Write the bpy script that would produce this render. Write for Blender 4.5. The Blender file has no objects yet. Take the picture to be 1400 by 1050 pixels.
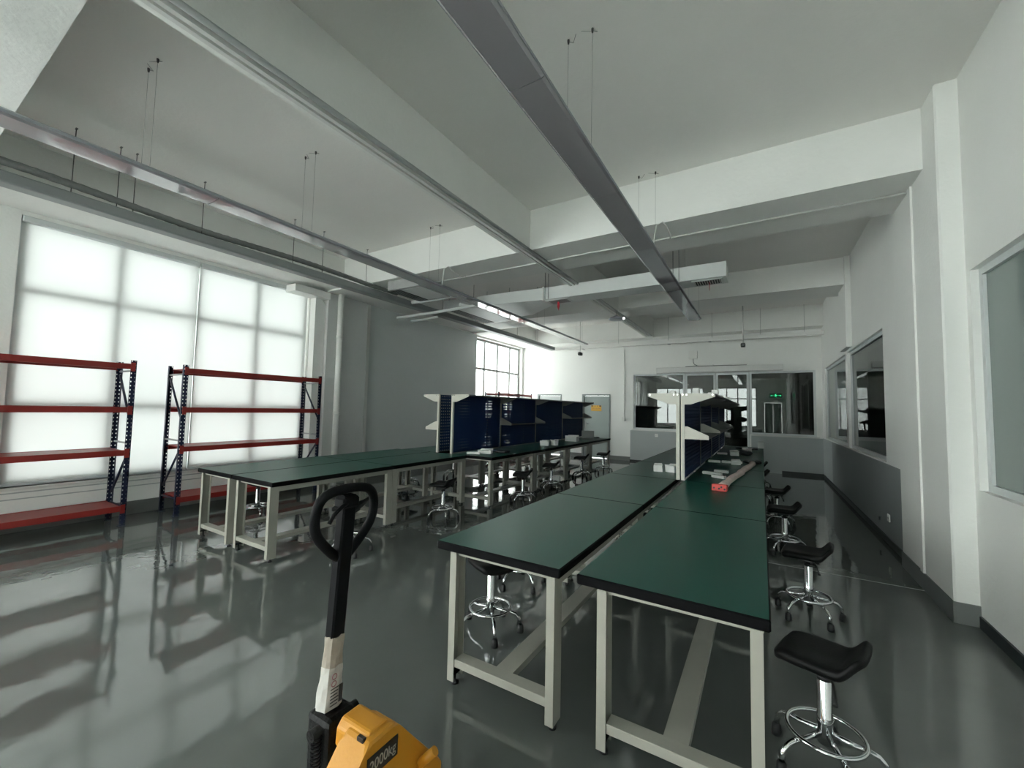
import bpy, bmesh, math, random
from mathutils import Vector, Matrix
random.seed(7)
scene = bpy.context.scene
COL = scene.collection
PI = math.pi

# ------------------------------------------------------------------ camera
FPX = 562.03                       # focal length in pixels of the 1400x1050 frame
yaw, pitch, roll = 0.54607, 0.05892, 0.02124
fwd = Vector((-math.sin(yaw)*math.cos(pitch), math.cos(yaw)*math.cos(pitch), math.sin(pitch)))
right0 = Vector((math.cos(yaw), math.sin(yaw), 0)); up0 = right0.cross(fwd)
cr, cu = right0*math.cos(roll)+up0*math.sin(roll), -right0*math.sin(roll)+up0*math.cos(roll)
cam_d = bpy.data.cameras.new('camera'); cam = bpy.data.objects.new('camera', cam_d); COL.objects.link(cam)
cam_d.sensor_fit = 'HORIZONTAL'; cam_d.sensor_width = 36.0; cam_d.lens = FPX/1400*36.0
cam_d.clip_start = 0.05; cam_d.clip_end = 300
cam.matrix_world = Matrix(((cr.x, cu.x, -fwd.x, 0), (cr.y, cu.y, -fwd.y, 0), (cr.z, cu.z, -fwd.z, 1.5), (0, 0, 0, 1)))
scene.camera = cam

# ------------------------------------------------------------------ sky and exposure
SKY = 12.5
w = bpy.data.worlds.new('overcast_sky'); scene.world = w; w.use_nodes = True
bg = w.node_tree.nodes['Background']; bg.inputs[0].default_value = (0.965, 1.0, 0.985, 1); bg.inputs[1].default_value = SKY
scene.view_settings.view_transform = 'Standard'; scene.view_settings.look = 'None'
scene.view_settings.gamma = 1.0; scene.view_settings.use_curve_mapping = False
scene.view_settings.exposure = 0.0
scene.cycles.max_bounces = 12; scene.cycles.diffuse_bounces = 6; scene.cycles.glossy_bounces = 5
scene.cycles.transparent_max_bounces = 16; scene.cycles.transmission_bounces = 6
scene.cycles.use_denoising = True

# ------------------------------------------------------------------ materials
MATS = {}
def new_mat(name):
    m = bpy.data.materials.new(name); m.use_nodes = True
    nt = m.node_tree; MATS[name] = m
    return m, nt, nt.nodes['Principled BSDF']
def mat(name, col, rough=0.5, metal=0.0, var=0.06, scale=8.0, bump=0.0, bscale=60.0, coat=0.0, spec=0.5):
    m, nt, p = new_mat(name)
    p.inputs['Roughness'].default_value = rough; p.inputs['Metallic'].default_value = metal
    p.inputs['Coat Weight'].default_value = coat; p.inputs['Coat Roughness'].default_value = 0.08
    p.inputs['Specular IOR Level'].default_value = spec
    tc = nt.nodes.new('ShaderNodeTexCoord')
    n = nt.nodes.new('ShaderNodeTexNoise'); n.inputs['Scale'].default_value = scale; n.inputs['Detail'].default_value = 4
    nt.links.new(tc.outputs['Object'], n.inputs['Vector'])
    r = nt.nodes.new('ShaderNodeMapRange'); r.inputs[3].default_value = 1-var; r.inputs[4].default_value = 1+var
    nt.links.new(n.outputs['Fac'], r.inputs[0])
    mx = nt.nodes.new('ShaderNodeMix'); mx.data_type = 'RGBA'; mx.blend_type = 'MULTIPLY'; mx.inputs[0].default_value = 1
    mx.inputs[6].default_value = (*col, 1); nt.links.new(r.outputs[0], mx.inputs[7])
    nt.links.new(mx.outputs[2], p.inputs['Base Color'])
    if bump:
        b = nt.nodes.new('ShaderNodeTexNoise'); b.inputs['Scale'].default_value = bscale; b.inputs['Detail'].default_value = 3
        nt.links.new(tc.outputs['Object'], b.inputs['Vector'])
        bn = nt.nodes.new('ShaderNodeBump'); bn.inputs['Strength'].default_value = bump; bn.inputs['Distance'].default_value = 0.01
        nt.links.new(b.outputs['Fac'], bn.inputs['Height']); nt.links.new(bn.outputs[0], p.inputs['Normal'])
    return m
def glass_mat(name, tint, refl=1.0, rough=0.0, ior=1.5, diffuse=0.0, dcol=(0.5, 0.6, 0.57)):
    m = bpy.data.materials.new(name); m.use_nodes = True; nt = m.node_tree; nt.nodes.clear(); MATS[name] = m
    out = nt.nodes.new('ShaderNodeOutputMaterial')
    tr = nt.nodes.new('ShaderNodeBsdfTransparent'); tr.inputs[0].default_value = (*tint, 1)
    gl = nt.nodes.new('ShaderNodeBsdfGlossy'); gl.inputs['Roughness'].default_value = rough
    # Schlick reflectance of a thin pane (same on both faces)
    fr = nt.nodes.new('ShaderNodeLayerWeight'); fr.inputs[0].default_value = 0.5
    pw = nt.nodes.new('ShaderNodeMath'); pw.operation = 'POWER'; pw.inputs[1].default_value = 5.0; nt.links.new(fr.outputs['Facing'], pw.inputs[0])
    mu = nt.nodes.new('ShaderNodeMath'); mu.operation = 'MULTIPLY_ADD'; mu.inputs[1].default_value = 1-0.043*refl; mu.inputs[2].default_value = 0.043*refl; mu.use_clamp = True
    nt.links.new(pw.outputs[0], mu.inputs[0])
    base = tr
    if diffuse:
        df = nt.nodes.new('ShaderNodeBsdfDiffuse'); df.inputs[0].default_value = (*dcol, 1)
        m1 = nt.nodes.new('ShaderNodeMixShader'); m1.inputs[0].default_value = diffuse
        nt.links.new(tr.outputs[0], m1.inputs[1]); nt.links.new(df.outputs[0], m1.inputs[2]); base = m1
    mx = nt.nodes.new('ShaderNodeMixShader'); nt.links.new(mu.outputs[0], mx.inputs[0])
    nt.links.new(base.outputs[0], mx.inputs[1]); nt.links.new(gl.outputs[0], mx.inputs[2]); nt.links.new(mx.outputs[0], out.inputs[0])
    return m

mat('white_wall', (0.82, 0.825, 0.80), 0.75, var=0.04, scale=1.5, bump=0.25, bscale=35)
mat('ceiling_paint', (0.85, 0.84, 0.81), 0.85, var=0.05, scale=1.2, bump=0.2, bscale=25)
mat('beam_paint', (0.82, 0.825, 0.80), 0.8, var=0.06, scale=2.0, bump=0.25, bscale=25)
mat('pillar_grey', (0.60, 0.61, 0.60), 0.75, var=0.04, scale=2, bump=0.2, bscale=40)
mat('trunk_grey', (0.27, 0.285, 0.285), 0.45, var=0.08, scale=6)
mat('wire_grey', (0.16, 0.16, 0.16), 0.5, var=0.05)
mat('grey_wall', (0.60, 0.63, 0.62), 0.7, var=0.04, scale=2, bump=0.2, bscale=40)
mat('wainscot_grey', (0.42, 0.45, 0.45), 0.45, var=0.04, scale=2)
mat('wainscot_dark', (0.27, 0.29, 0.29), 0.5, var=0.06, scale=2)
mat('skirting_paint', (0.17, 0.18, 0.175), 0.45, var=0.1, scale=4)
mat('skirting_dark', (0.018, 0.02, 0.022), 0.45, var=0.1, scale=4)
mat('alu_frame', (0.62, 0.65, 0.65), 0.35, var=0.03)
mat('dark_frame', (0.10, 0.11, 0.11), 0.5, var=0.05)
mat('mullion_grey', (0.30, 0.31, 0.30), 0.5, var=0.05)
mat('door_paint', (0.36, 0.41, 0.395), 0.5, var=0.04, scale=3)
mat('door_light', (0.50, 0.53, 0.52), 0.5, var=0.04, scale=3)
mat('door_frame', (0.22, 0.25, 0.245), 0.5, var=0.04)
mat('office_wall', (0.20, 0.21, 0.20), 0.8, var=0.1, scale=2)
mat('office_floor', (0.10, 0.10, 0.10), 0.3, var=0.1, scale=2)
mat('white_metal', (0.68, 0.68, 0.66), 0.4, var=0.04)
mat('galvanised', (0.42, 0.43, 0.43), 0.45, metal=0.3, var=0.1, scale=12)
mat('duct_white', (0.72, 0.74, 0.73), 0.5, var=0.05, scale=3)
mat('fixture_grey', (0.30, 0.31, 0.34), 0.45, var=0.05)
mat('hose_grey', (0.20, 0.205, 0.20), 0.8, var=0.15, scale=30, bump=0.3, bscale=120)
mat('wire_dark', (0.06, 0.06, 0.06), 0.5, var=0.05)
mat('bench_green', (0.010, 0.080, 0.060), 0.36, spec=0.4, var=0.08, scale=3, bump=0.06, bscale=400)
mat('bench_black', (0.005, 0.005, 0.006), 0.55, var=0.1, spec=0.08)
mat('bench_steel', (0.37, 0.36, 0.315), 0.5, var=0.04, scale=5)
mat('stool_black', (0.006, 0.006, 0.0065), 0.5, spec=0.25, var=0.1, bump=0.12, bscale=140)
mat('black_plastic', (0.012, 0.012, 0.013), 0.5, var=0.1)
mat('chrome', (0.75, 0.76, 0.77), 0.10, metal=1.0, var=0.02)
mat('rack_red', (0.24, 0.018, 0.015), 0.4, var=0.06, scale=5)
mat('shelf_ivory', (0.60, 0.585, 0.52), 0.45, var=0.04)
mat('jack_yellow', (0.62, 0.27, 0.022), 0.42, var=0.10, scale=7, bump=0.05, bscale=80)
mat('jack_black', (0.006, 0.006, 0.0075), 0.55, var=0.2, scale=14, spec=0.12)
mat('greasy_black', (0.007, 0.007, 0.0075), 0.4, spec=0.2, var=0.3, scale=20, bump=0.4, bscale=60)
mat('paper_white', (0.55, 0.53, 0.50), 0.7, var=0.15, scale=25)
mat('cardboard_wrap', (0.36, 0.31, 0.26), 0.75, var=0.25, scale=20, bump=0.3, bscale=40)
mat('print_dark', (0.05, 0.05, 0.055), 0.6, var=0.05)
mat('print_red', (0.30, 0.12, 0.14), 0.6, var=0.05)
mat('sticker_black', (0.018, 0.018, 0.02), 0.45, var=0.05)
mat('sticker_grey', (0.42, 0.41, 0.36), 0.5, var=0.05)
mat('chipped_paint', (0.03, 0.02, 0.015), 0.7, var=0.2, scale=40)
mat('socket_white', (0.80, 0.80, 0.77), 0.4, var=0.03)
mat('box_white', (0.80, 0.80, 0.78), 0.6, var=0.08, scale=20, bump=0.2, bscale=30)
mat('bag_black', (0.02, 0.02, 0.024), 0.3, var=0.2, scale=20, bump=0.5, bscale=25)
mat('foam_pink', (0.68, 0.54, 0.50), 0.6, var=0.25, scale=14, bump=0.5, bscale=30)
mat('foam_red', (0.72, 0.10, 0.09), 0.6, var=0.10, scale=14)
mat('ribbon_red', (0.45, 0.01, 0.03), 0.6, var=0.1)
mat('grille_dark', (0.025, 0.027, 0.028), 0.6, var=0.1)
mat('sign_yellow', (0.75, 0.42, 0.07), 0.5, var=0.06, scale=30)
mat('bracket_grey', (0.16, 0.16, 0.15), 0.5, var=0.05)
mat('joint_light', (0.36, 0.38, 0.36), 0.3, var=0.1)
mat('laptop_grey', (0.22, 0.23, 0.23), 0.4, var=0.05)
glass_mat('window_glass', (0.96, 0.98, 0.97), 1.0)
glass_mat('hazy_glass', (0.76, 0.78, 0.77), 1.0)
glass_mat('partition_glass', (0.42, 0.47, 0.45), 1.5)
glass_mat('film_glass', (0.30, 0.34, 0.33), 1.3, rough=0.08, diffuse=0.75, dcol=(0.30, 0.36, 0.34))
glass_mat('film_glass_pale', (0.40, 0.45, 0.43), 1.6, rough=0.02, diffuse=0.45, dcol=(0.38, 0.42, 0.41))

# epoxy floor: glossy grey with a slightly wavy coat
m, nt, p = new_mat('epoxy_floor')
tc = nt.nodes.new('ShaderNodeTexCoord')
n1 = nt.nodes.new('ShaderNodeTexNoise'); n1.inputs['Scale'].default_value = 0.9; n1.inputs['Detail'].default_value = 6
nt.links.new(tc.outputs['Object'], n1.inputs['Vector'])
cr1 = nt.nodes.new('ShaderNodeValToRGB'); cr1.color_ramp.elements[0].position = 0.3; cr1.color_ramp.elements[1].position = 0.7
cr1.color_ramp.elements[0].color = (0.105, 0.114, 0.108, 1); cr1.color_ramp.elements[1].color = (0.135, 0.146, 0.139, 1)
nt.links.new(n1.outputs['Fac'], cr1.inputs[0]); nt.links.new(cr1.outputs[0], p.inputs['Base Color'])
n2 = nt.nodes.new('ShaderNodeTexNoise'); n2.inputs['Scale'].default_value = 5; n2.inputs['Detail'].default_value = 2
nt.links.new(tc.outputs['Object'], n2.inputs['Vector'])
bn = nt.nodes.new('ShaderNodeBump'); bn.inputs['Strength'].default_value = 0.16; bn.inputs['Distance'].default_value = 0.010
nt.links.new(n2.outputs['Fac'], bn.inputs['Height']); nt.links.new(bn.outputs[0], p.inputs['Normal'])
p.inputs['Roughness'].default_value = 0.055; p.inputs['Specular IOR Level'].default_value = 0.95

# roller blind fabric: light passes through, no see-through
m = bpy.data.materials.new('blind_fabric'); m.use_nodes = True; nt = m.node_tree; nt.nodes.clear(); MATS['blind_fabric'] = m
out = nt.nodes.new('ShaderNodeOutputMaterial'); tl = nt.nodes.new('ShaderNodeBsdfTranslucent'); tl.inputs[0].default_value = (0.079, 0.0805, 0.0795, 1)
dfb = nt.nodes.new('ShaderNodeBsdfDiffuse'); dfb.inputs[0].default_value = (0.6, 0.61, 0.6, 1)
ad = nt.nodes.new('ShaderNodeAddShader'); nt.links.new(tl.outputs[0], ad.inputs[0]); nt.links.new(dfb.outputs[0], ad.inputs[1]); nt.links.new(ad.outputs[0], out.inputs[0])

# reflective acrylic lens of the linear lamps
m, nt, p = new_mat('lamp_lens')
p.inputs['Base Color'].default_value = (0.33, 0.31, 0.335, 1); p.inputs['Roughness'].default_value = 0.06; p.inputs['Specular IOR Level'].default_value = 0.9
p.inputs['Coat Weight'].default_value = 1.0; p.inputs['Coat Roughness'].default_value = 0.005; p.inputs['Coat IOR'].default_value = 1.8
tc = nt.nodes.new('ShaderNodeTexCoord'); n2 = nt.nodes.new('ShaderNodeTexNoise'); n2.inputs['Scale'].default_value = 1.3; n2.inputs['Detail'].default_value = 1
nt.links.new(tc.outputs['Object'], n2.inputs['Vector'])
bn = nt.nodes.new('ShaderNodeBump'); bn.inputs['Strength'].default_value = 0.5; bn.inputs['Distance'].default_value = 0.06
nt.links.new(n2.outputs['Fac'], bn.inputs['Height']); nt.links.new(bn.outputs[0], p.inputs['Coat Normal'])

def emis(name, col, s):
    m, nt, p = new_mat(name); p.inputs['Base Color'].default_value = (*col, 1)
    p.inputs['Emission Color'].default_value = (*col, 1); p.inputs['Emission Strength'].default_value = s
    return m
emis('sign_case_dark', (0.01, 0.10, 0.04), 1.5); emis('exit_white', (0.06, 0.95, 0.38), 26.0); emis('lamp_dot', (1, 1, 0.95), 6.0)

def perforated(name, col, pitch_a, pitch_b, axis_a, axis_b, ra, rb, off_a=0.0, off_b=0.0, band=None):
    """painted sheet metal with a real see-through grid of round holes (object coordinates)"""
    m, nt, p = new_mat(name); p.inputs['Base Color'].default_value = (*col, 1); p.inputs['Roughness'].default_value = 0.62; p.inputs['Specular IOR Level'].default_value = 0.25
    tc = nt.nodes.new('ShaderNodeTexCoord'); sp = nt.nodes.new('ShaderNodeSeparateXYZ'); nt.links.new(tc.outputs['Object'], sp.inputs[0])
    def mth(op, a, b=None):
        q = nt.nodes.new('ShaderNodeMath'); q.operation = op
        for i, v in enumerate((a, b)):
            if v is None: continue
            if isinstance(v, (int, float)): q.inputs[i].default_value = v
            else: nt.links.new(v, q.inputs[i])
        return q.outputs[0]
    def cell(ax, pitch, off):
        s = mth('ADD', sp.outputs[ax], off); s = mth('DIVIDE', s, pitch); s = mth('FRACT', s)
        return mth('MULTIPLY', mth('SUBTRACT', s, 0.5), pitch)
    a = cell(axis_a, pitch_a, off_a + 50*pitch_a); b = cell(axis_b, pitch_b, off_b + 50*pitch_b)
    d = mth('ADD', mth('POWER', mth('ABSOLUTE', mth('DIVIDE', a, ra)), 3.0), mth('POWER', mth('ABSOLUTE', mth('DIVIDE', b, rb)), 3.0))
    hole = mth('LESS_THAN', d, 1.0)
    if band:
        ax, lo, hi = band
        hole = mth('MULTIPLY', hole, mth('MULTIPLY', mth('GREATER_THAN', sp.outputs[ax], lo), mth('LESS_THAN', sp.outputs[ax], hi)))
    tr = nt.nodes.new('ShaderNodeBsdfTransparent'); mx = nt.nodes.new('ShaderNodeMixShader')
    nt.links.new(hole, mx.inputs[0]); nt.links.new(p.outputs[0], mx.inputs[1]); nt.links.new(tr.outputs[0], mx.inputs[2])
    nt.links.new(mx.outputs[0], nt.nodes['Material Output'].inputs[0])
perforated('pegboard_blue', (0.008, 0.028, 0.095), 0.05, 0.05, 1, 2, 0.008, 0.008)
perforated('rack_navy', (0.008, 0.012, 0.038), 0.036, 0.05, 1, 2, 0.0055, 0.009)
mat('panel_blue', (0.008, 0.026, 0.085), 0.6, var=0.06, spec=0.25)
mat('navy_plain', (0.008, 0.012, 0.038), 0.42, var=0.06)

# ------------------------------------------------------------------ mesh helpers
class MB:
    def __init__(s): s.bm = bmesh.new(); s.slots = []
    def slot(s, m):
        if m not in s.slots: s.slots.append(m)
        return s.slots.index(m)
    def box(s, x0, x1, y0, y1, z0, z1, m=None, top=None):
        v = [s.bm.verts.new(c) for c in ((x0,y0,z0),(x1,y0,z0),(x1,y1,z0),(x0,y1,z0),(x0,y0,z1),(x1,y0,z1),(x1,y1,z1),(x0,y1,z1))]
        fs = []
        for q in ((0,3,2,1),(4,5,6,7),(0,1,5,4),(1,2,6,5),(2,3,7,6),(3,0,4,7)):
            f = s.bm.faces.new([v[i] for i in q]); fs.append(f)
            if m: f.material_index = s.slot(m)
        if top: fs[1].material_index = s.slot(top)
        return s
    def prism(s, pts, axis, a0, a1):
        """polygon pts (u,v) extruded along axis from a0 to a1; axis x:(u,v)=(y,z) y:(x,z) z:(x,y)"""
        def P(u, v, a): return (a,u,v) if axis == 'x' else ((u,a,v) if axis == 'y' else (u,v,a))
        A = [s.bm.verts.new(P(u,v,a0)) for u,v in pts]; B = [s.bm.verts.new(P(u,v,a1)) for u,v in pts]
        n = len(pts); s.bm.faces.new(A); s.bm.faces.new(B[::-1])
        for i in range(n): s.bm.faces.new((A[i], B[i], B[(i+1)%n], A[(i+1)%n]))
        return s
    def tube(s, pts, r, n=10, closed=False, rad=None):
        pts = [Vector(p) for p in pts]; N = len(pts); rings = []
        prev = None
        for i, p in enumerate(pts):
            if closed: t = pts[(i+1)%N]-pts[i-1]
            else: t = pts[min(i+1,N-1)]-pts[max(i-1,0)]
            t.normalize()
            if prev is None:
                a = Vector((0,0,1)) if abs(t.z) < 0.9 else Vector((1,0,0)); u = t.cross(a).normalized()
            else:
                u = prev - t*prev.dot(t); u.normalize()
            prev = u; v = t.cross(u); rr = rad[i] if rad else r
            rings.append([s.bm.verts.new(p+u*math.cos(2*PI*k/n)*rr+v*math.sin(2*PI*k/n)*rr) for k in range(n)])
        for i in range(N if closed else N-1):
            A, B = rings[i], rings[(i+1)%N]
            for k in range(n): 
                f = s.bm.faces.new((A[k], A[(k+1)%n], B[(k+1)%n], B[k])); f.smooth = True
        if not closed: s.bm.faces.new(rings[0][::-1]); s.bm.faces.new(rings[-1])
        return s
    def lathe(s, prof, n=16, c=(0,0,0)):
        rings = [[s.bm.verts.new((c[0]+r*math.cos(2*PI*k/n), c[1]+r*math.sin(2*PI*k/n), c[2]+z)) for k in range(n)] for r, z in prof]
        for A, B in zip(rings, rings[1:]):
            for k in range(n):
                f = s.bm.faces.new((A[k], A[(k+1)%n], B[(k+1)%n], B[k])); f.smooth = True
        s.bm.faces.new(rings[0][::-1]); s.bm.faces.new(rings[-1]); return s
    def bevel(s, w, seg=1):
        bmesh.ops.bevel(s.bm, geom=list(s.bm.edges), offset=w, segments=seg, affect='EDGES', profile=0.5); return s
    def mesh(s, name):
        bmesh.ops.recalc_face_normals(s.bm, faces=s.bm.faces)
        me = bpy.data.meshes.new(name); s.bm.to_mesh(me); s.bm.free(); return me
    def build(s, name, m, parent=None):
        slots = s.slots; me = s.mesh(name)
        for q in (slots or [m]): me.materials.append(MATS[q])
        return link(name, me, parent)
def link(name, me, parent=None, loc=None, rz=0.0):
    o = bpy.data.objects.new(name, me); COL.objects.link(o)
    if parent is not None: o.parent = parent
    if loc is not None: o.location = loc
    if rz: o.rotation_euler.z = rz
    return o
def tag(o, label=None, cat=None, group=None, kind=None):
    for k, v in (('label', label), ('category', cat), ('group', group), ('kind', kind)):
        if v: o[k] = v
    return o
def thing(name, label, cat, loc=(0,0,0), rz=0.0, group=None):
    o = bpy.data.objects.new(name, None); COL.objects.link(o); o.location = loc; o.rotation_euler.z = rz
    o.empty_display_size = 0.1
    return tag(o, label, cat, group)
def copy_tree(o, parent=None):
    c = o.copy(); COL.objects.link(c); c.parent = parent
    for ch in list(o.children): copy_tree(ch, c)
    return c
def bx(name, m, parent, *a, bev=0.0):
    b = MB().box(*a)
    if bev: b.bevel(bev)
    return b.build(name, m, parent)
def struct(o, label=None): tag(o, label, None, None, 'structure'); return o
def wall_cells(mb, axis, a0, a1, z0, z1, t0, t1, holes):
    """wall slab as boxes around openings. axis 'x': wall normal to x, spans y (a) ; t = thickness range"""
    As = sorted({a0, a1, *[h[0] for h in holes], *[h[1] for h in holes]}); Zs = sorted({z0, z1, *[h[2] for h in holes], *[h[3] for h in holes]})
    for i in range(len(As)-1):
        run = None
        for j in range(len(Zs)-1):
            ca, cz = (As[i]+As[i+1])/2, (Zs[j]+Zs[j+1])/2
            solid = a0 < ca < a1 and z0 < cz < z1 and not any(h[0] < ca < h[1] and h[2] < cz < h[3] for h in holes)
            if solid: run = [Zs[j], Zs[j+1]] if run is None else [run[0], Zs[j+1]]
            if (not solid or j == len(Zs)-2) and run:
                if axis == 'x': mb.box(t0, t1, As[i], As[i+1], run[0], run[1])
                else: mb.box(As[i], As[i+1], t0, t1, run[0], run[1])
                run = None

# ------------------------------------------------------------------ room shell
ZC = 4.14; XL = -7.15; YF = 12.5; YB = -6.0
floor = struct(bx('floor', 'epoxy_floor', None, XL-0.3, 1.7, YB-0.3, YF+0.3, -0.12, 0.0))
bx('floor_joint', 'joint_light', floor, 0.0, 1.2, 4.985, 5.000, -0.01, 0.0012)
bx('floor_joint', 'joint_light', floor, -7.0, -5.6, 4.985, 5.000, -0.01, 0.0012)
ceiling = struct(bx('ceiling', 'ceiling_paint', None, XL-0.3, 1.7, YB-0.3, YF+0.3, ZC, ZC+0.15))
for (y0, y1, z) in ((-0.42, 0.565, 3.6), (4.67, 5.58, 3.6), (8.62, 9.45, 3.68), (12.05, 12.5, 3.62), (-4.6, -3.8, 3.6)):
    bx('beam', 'beam_paint', ceiling, XL, 1.33, y0, y1, z, ZC)
for (y0, y1) in ((YB, -4.6), (-3.8, -0.42), (0.565, 4.67), (5.58, 8.62), (9.45, 12.05)):
    bx('beam', 'beam_paint', ceiling, -2.82, -2.6, y0, y1, 3.6, ZC, bev=0.012)
    bx('beam', 'beam_paint', ceiling, XL, -6.45, y0, y1, 3.63, ZC)

# left wall: near blind window, grey panel wall, far window, one more window behind the camera
WL = [(0.98, 4.47, 0.5, 3.58), (9.68, 12.42, 0.5, 3.58), (-4.4, -1.0, 0.5, 3.58)]
mb = MB(); wall_cells(mb, 'x', YB-0.3, YF+0.3, 0, ZC, XL-0.3, XL, WL); wall_left = struct(mb.build('wall_left', 'white_wall'))
bx('grey_panel', 'grey_wall', wall_left, XL, XL+0.05, 5.80, 9.66, 0.1, 3.63)
bx('pillar', 'pillar_grey', wall_left, XL, -6.93, 4.70, 5.62, 0, 3.63, bev=0.01)
bx('pillar', 'white_wall', wall_left, XL, -7.07, 5.62, 5.80, 0, 3.63)
bx('skirting', 'skirting_paint', wall_left, XL, XL+0.012, YB, 4.70, 0, 0.17)
bx('skirting', 'skirting_paint', wall_left, -6.93, -6.918, 4.70, 5.62, 0, 0.17)
bx('skirting', 'skirting_paint', wall_left, XL+0.05, XL+0.062, 5.80, 12.5, 0, 0.17)
for z in (0.36, 0.43): bx('groove_strip', 'wainscot_grey', wall_left, XL, XL+0.006, 0.98, 4.47, z, z+0.012)
bx('window_sill', 'white_metal', wall_left, XL-0.1, XL+0.05, 0.95, 4.5, 0.47, 0.5)
bx('window_sill', 'white_metal', wall_left, XL-0.1, XL+0.05, 9.66, 12.45, 0.47, 0.5)

# right wall in three stretches
mb = MB()
wall_cells(mb, 'x', YB-0.3, 4.40, 0, ZC, 1.33, 1.55, [(-1.4, 4.30, 0.98, 2.59)])
wall_cells(mb, 'x', 5.66, YF, 0, ZC, 1.275, 1.55, [(6.60, 9.05, 0.95, 2.58), (9.22, 12.05, 0.95, 2.58)])
wall_right = struct(mb.build('wall_right', 'white_wall'))
bx('pillar', 'white_wall', wall_right, 1.195, 1.55, 4.37, 5.66, 0, ZC, bev=0.012)
bx('pillar', 'white_wall', wall_right, 1.20, 1.28, 8.55, 9.20, 2.62, ZC)
bx('conduit_cover', 'white_wall', wall_right, 1.180, 1.197, 4.98, 5.06, 0.15, 3.6)
bx('skirting', 'skirting_paint', wall_right, 1.186, 1.196, 4.36, 5.66, 0, 0.15)
bx('skirting', 'skirting_paint', wall_right, 1.195, 1.34, 4.358, 4.372, 0, 0.15)
bx('wainscot', 'wainscot_dark', wall_right, 1.265, 1.277, 5.66, 11.0, 0.0, 0.93)
bx('wainscot', 'wainscot_grey', wall_right, 1.265, 1.277, 11.0, 12.5, 0.0, 0.93)
base_r = struct(bx('baseboard_right', 'skirting_dark', None, 1.252, 1.268, 5.67, 12.3, 0, 0.075))
base_r2 = struct(bx('baseboard_right', 'skirting_dark', None, 1.316, 1.333, -5.9, 4.35, 0, 0.085))

# far wall with two steel doors, glass partition
DOORS = [(-4.94, -4.01, 0, 2.0), (-6.56, -5.66, 0, 2.0)]
mb = MB(); wall_cells(mb, 'y', XL-0.3, 1.55, 0, ZC, YF, YF+0.25, DOORS + [(-3.30, -1.86, 0.95, 2.60), (-1.86, -0.27, 0, 2.60), (-0.27, 1.15, 0.95, 2.60)])
wall_far = struct(mb.build('wall_far', 'white_wall'))
bx('wainscot', 'wainscot_grey', wall_far, -3.38, -1.90, YF-0.05, YF, 0, 0.92)
bx('wainscot', 'wainscot_grey', wall_far, -0.24, 1.27, YF-0.05, YF, 0, 0.92)
bx('sill', 'white_metal', wall_far, -3.34, -1.88, YF-0.065, YF, 0.92, 0.955)
bx('sill', 'white_metal', wall_far, -0.25, 1.20, YF-0.065, YF, 0.92, 0.955)
bx('skirting', 'skirting_paint', wall_far, -4.01, -3.38, YF-0.01, YF, 0, 0.12)
bx('skirting', 'skirting_paint', wall_far, -5.66, -4.94, YF-0.01, YF, 0, 0.12)
base_f = struct(bx('baseboard_far', 'skirting_dark', None, 0.42, 1.27, YF-0.065, YF-0.045, 0, 0.075))
base_f2 = struct(bx('baseboard_far', 'skirting_dark', None, -3.39, -1.9, YF-0.065, YF-0.045, 0, 0.05))

# back wall (behind the camera): bare windows and the entrance with its exit sign
mb = MB(); wall_cells(mb, 'y', XL-0.3, 1.55, 0, ZC, YB-0.25, YB, [(-6.6, -3.4, 0.6, 3.2), (-2.7, -0.25, 0.6, 3.2), (0.15, 1.1, 0, 2.2)])
wall_back = struct(mb.build('wall_back', 'white_wall'))

# ---- windows
def window(n, axis, t, a0, a1, z0, z1, muls, trans, frame='mullion_grey', fw=0.06, glass='window_glass', depth=0.05):
    wdw = bpy.data.objects.new('window_%d' % n, None); COL.objects.link(wdw); struct(wdw)
    def b(name, m, p, q0, q1, c0, c1, d0=-depth/2, d1=depth/2):
        if axis == 'x': return bx(name, m, p, t+d0, t+d1, q0, q1, c0, c1)
        return bx(name, m, p, q0, q1, t+d0, t+d1, c0, c1)
    fr = MB()
    for r in ((a0,a1,z0,z0+fw),(a0,a1,z1-fw,z1),(a0,a0+fw,z0+fw,z1-fw),(a1-fw,a1,z0+fw,z1-fw)):
        if axis == 'x': fr.box(t-depth/2, t+depth/2, *r)
        else: fr.box(r[0], r[1], t-depth/2, t+depth/2, r[2], r[3])
    fr.build('window_frame', frame, wdw)
    A = [a0+fw] + [x for mu in muls for x in (mu-fw/2, mu+fw/2)] + [a1-fw]; Z = [z0+fw] + [x for mu in trans for x in (mu-fw/2, mu+fw/2)] + [z1-fw]
    for mu in muls: b('mullion', frame, wdw, mu-fw/2, mu+fw/2, z0+fw, z1-fw)
    for tz in trans:
        for i in range(0, len(A), 2): b('transom', frame, wdw, A[i], A[i+1], tz-fw/2, tz+fw/2)
    for i in range(0, len(A), 2):
        for j in range(0, len(Z), 2): b('pane', glass, wdw, A[i]+0.002, A[i+1]-0.002, Z[j]+0.002, Z[j+1]-0.002, -0.004, 0.004)
    return wdw
window(1, 'x', XL-0.108, 0.98, 4.47, 0.5, 3.58, [1.87, 2.74, 3.60], [1.42, 2.74], fw=0.08)
window(2, 'x', XL-0.15, 9.68, 12.42, 0.5, 3.58, [10.32, 11.05, 11.80], [1.4, 2.68], fw=0.065, glass='hazy_glass')
window(3, 'x', XL-0.15, -4.4, -1.0, 0.5, 3.58, [-3.55, -2.7, -1.85], [1.4, 2.68], fw=0.07)
window(4, 'y', YB-0.15, -6.6, -3.4, 0.6, 3.2, [-5.8, -5.0, -4.2], [2.45], fw=0.07)
window(5, 'y', YB-0.15, -2.7, -0.25, 0.6, 3.2, [-2.0, -1.35, -0.8], [2.45], fw=0.07)
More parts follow.
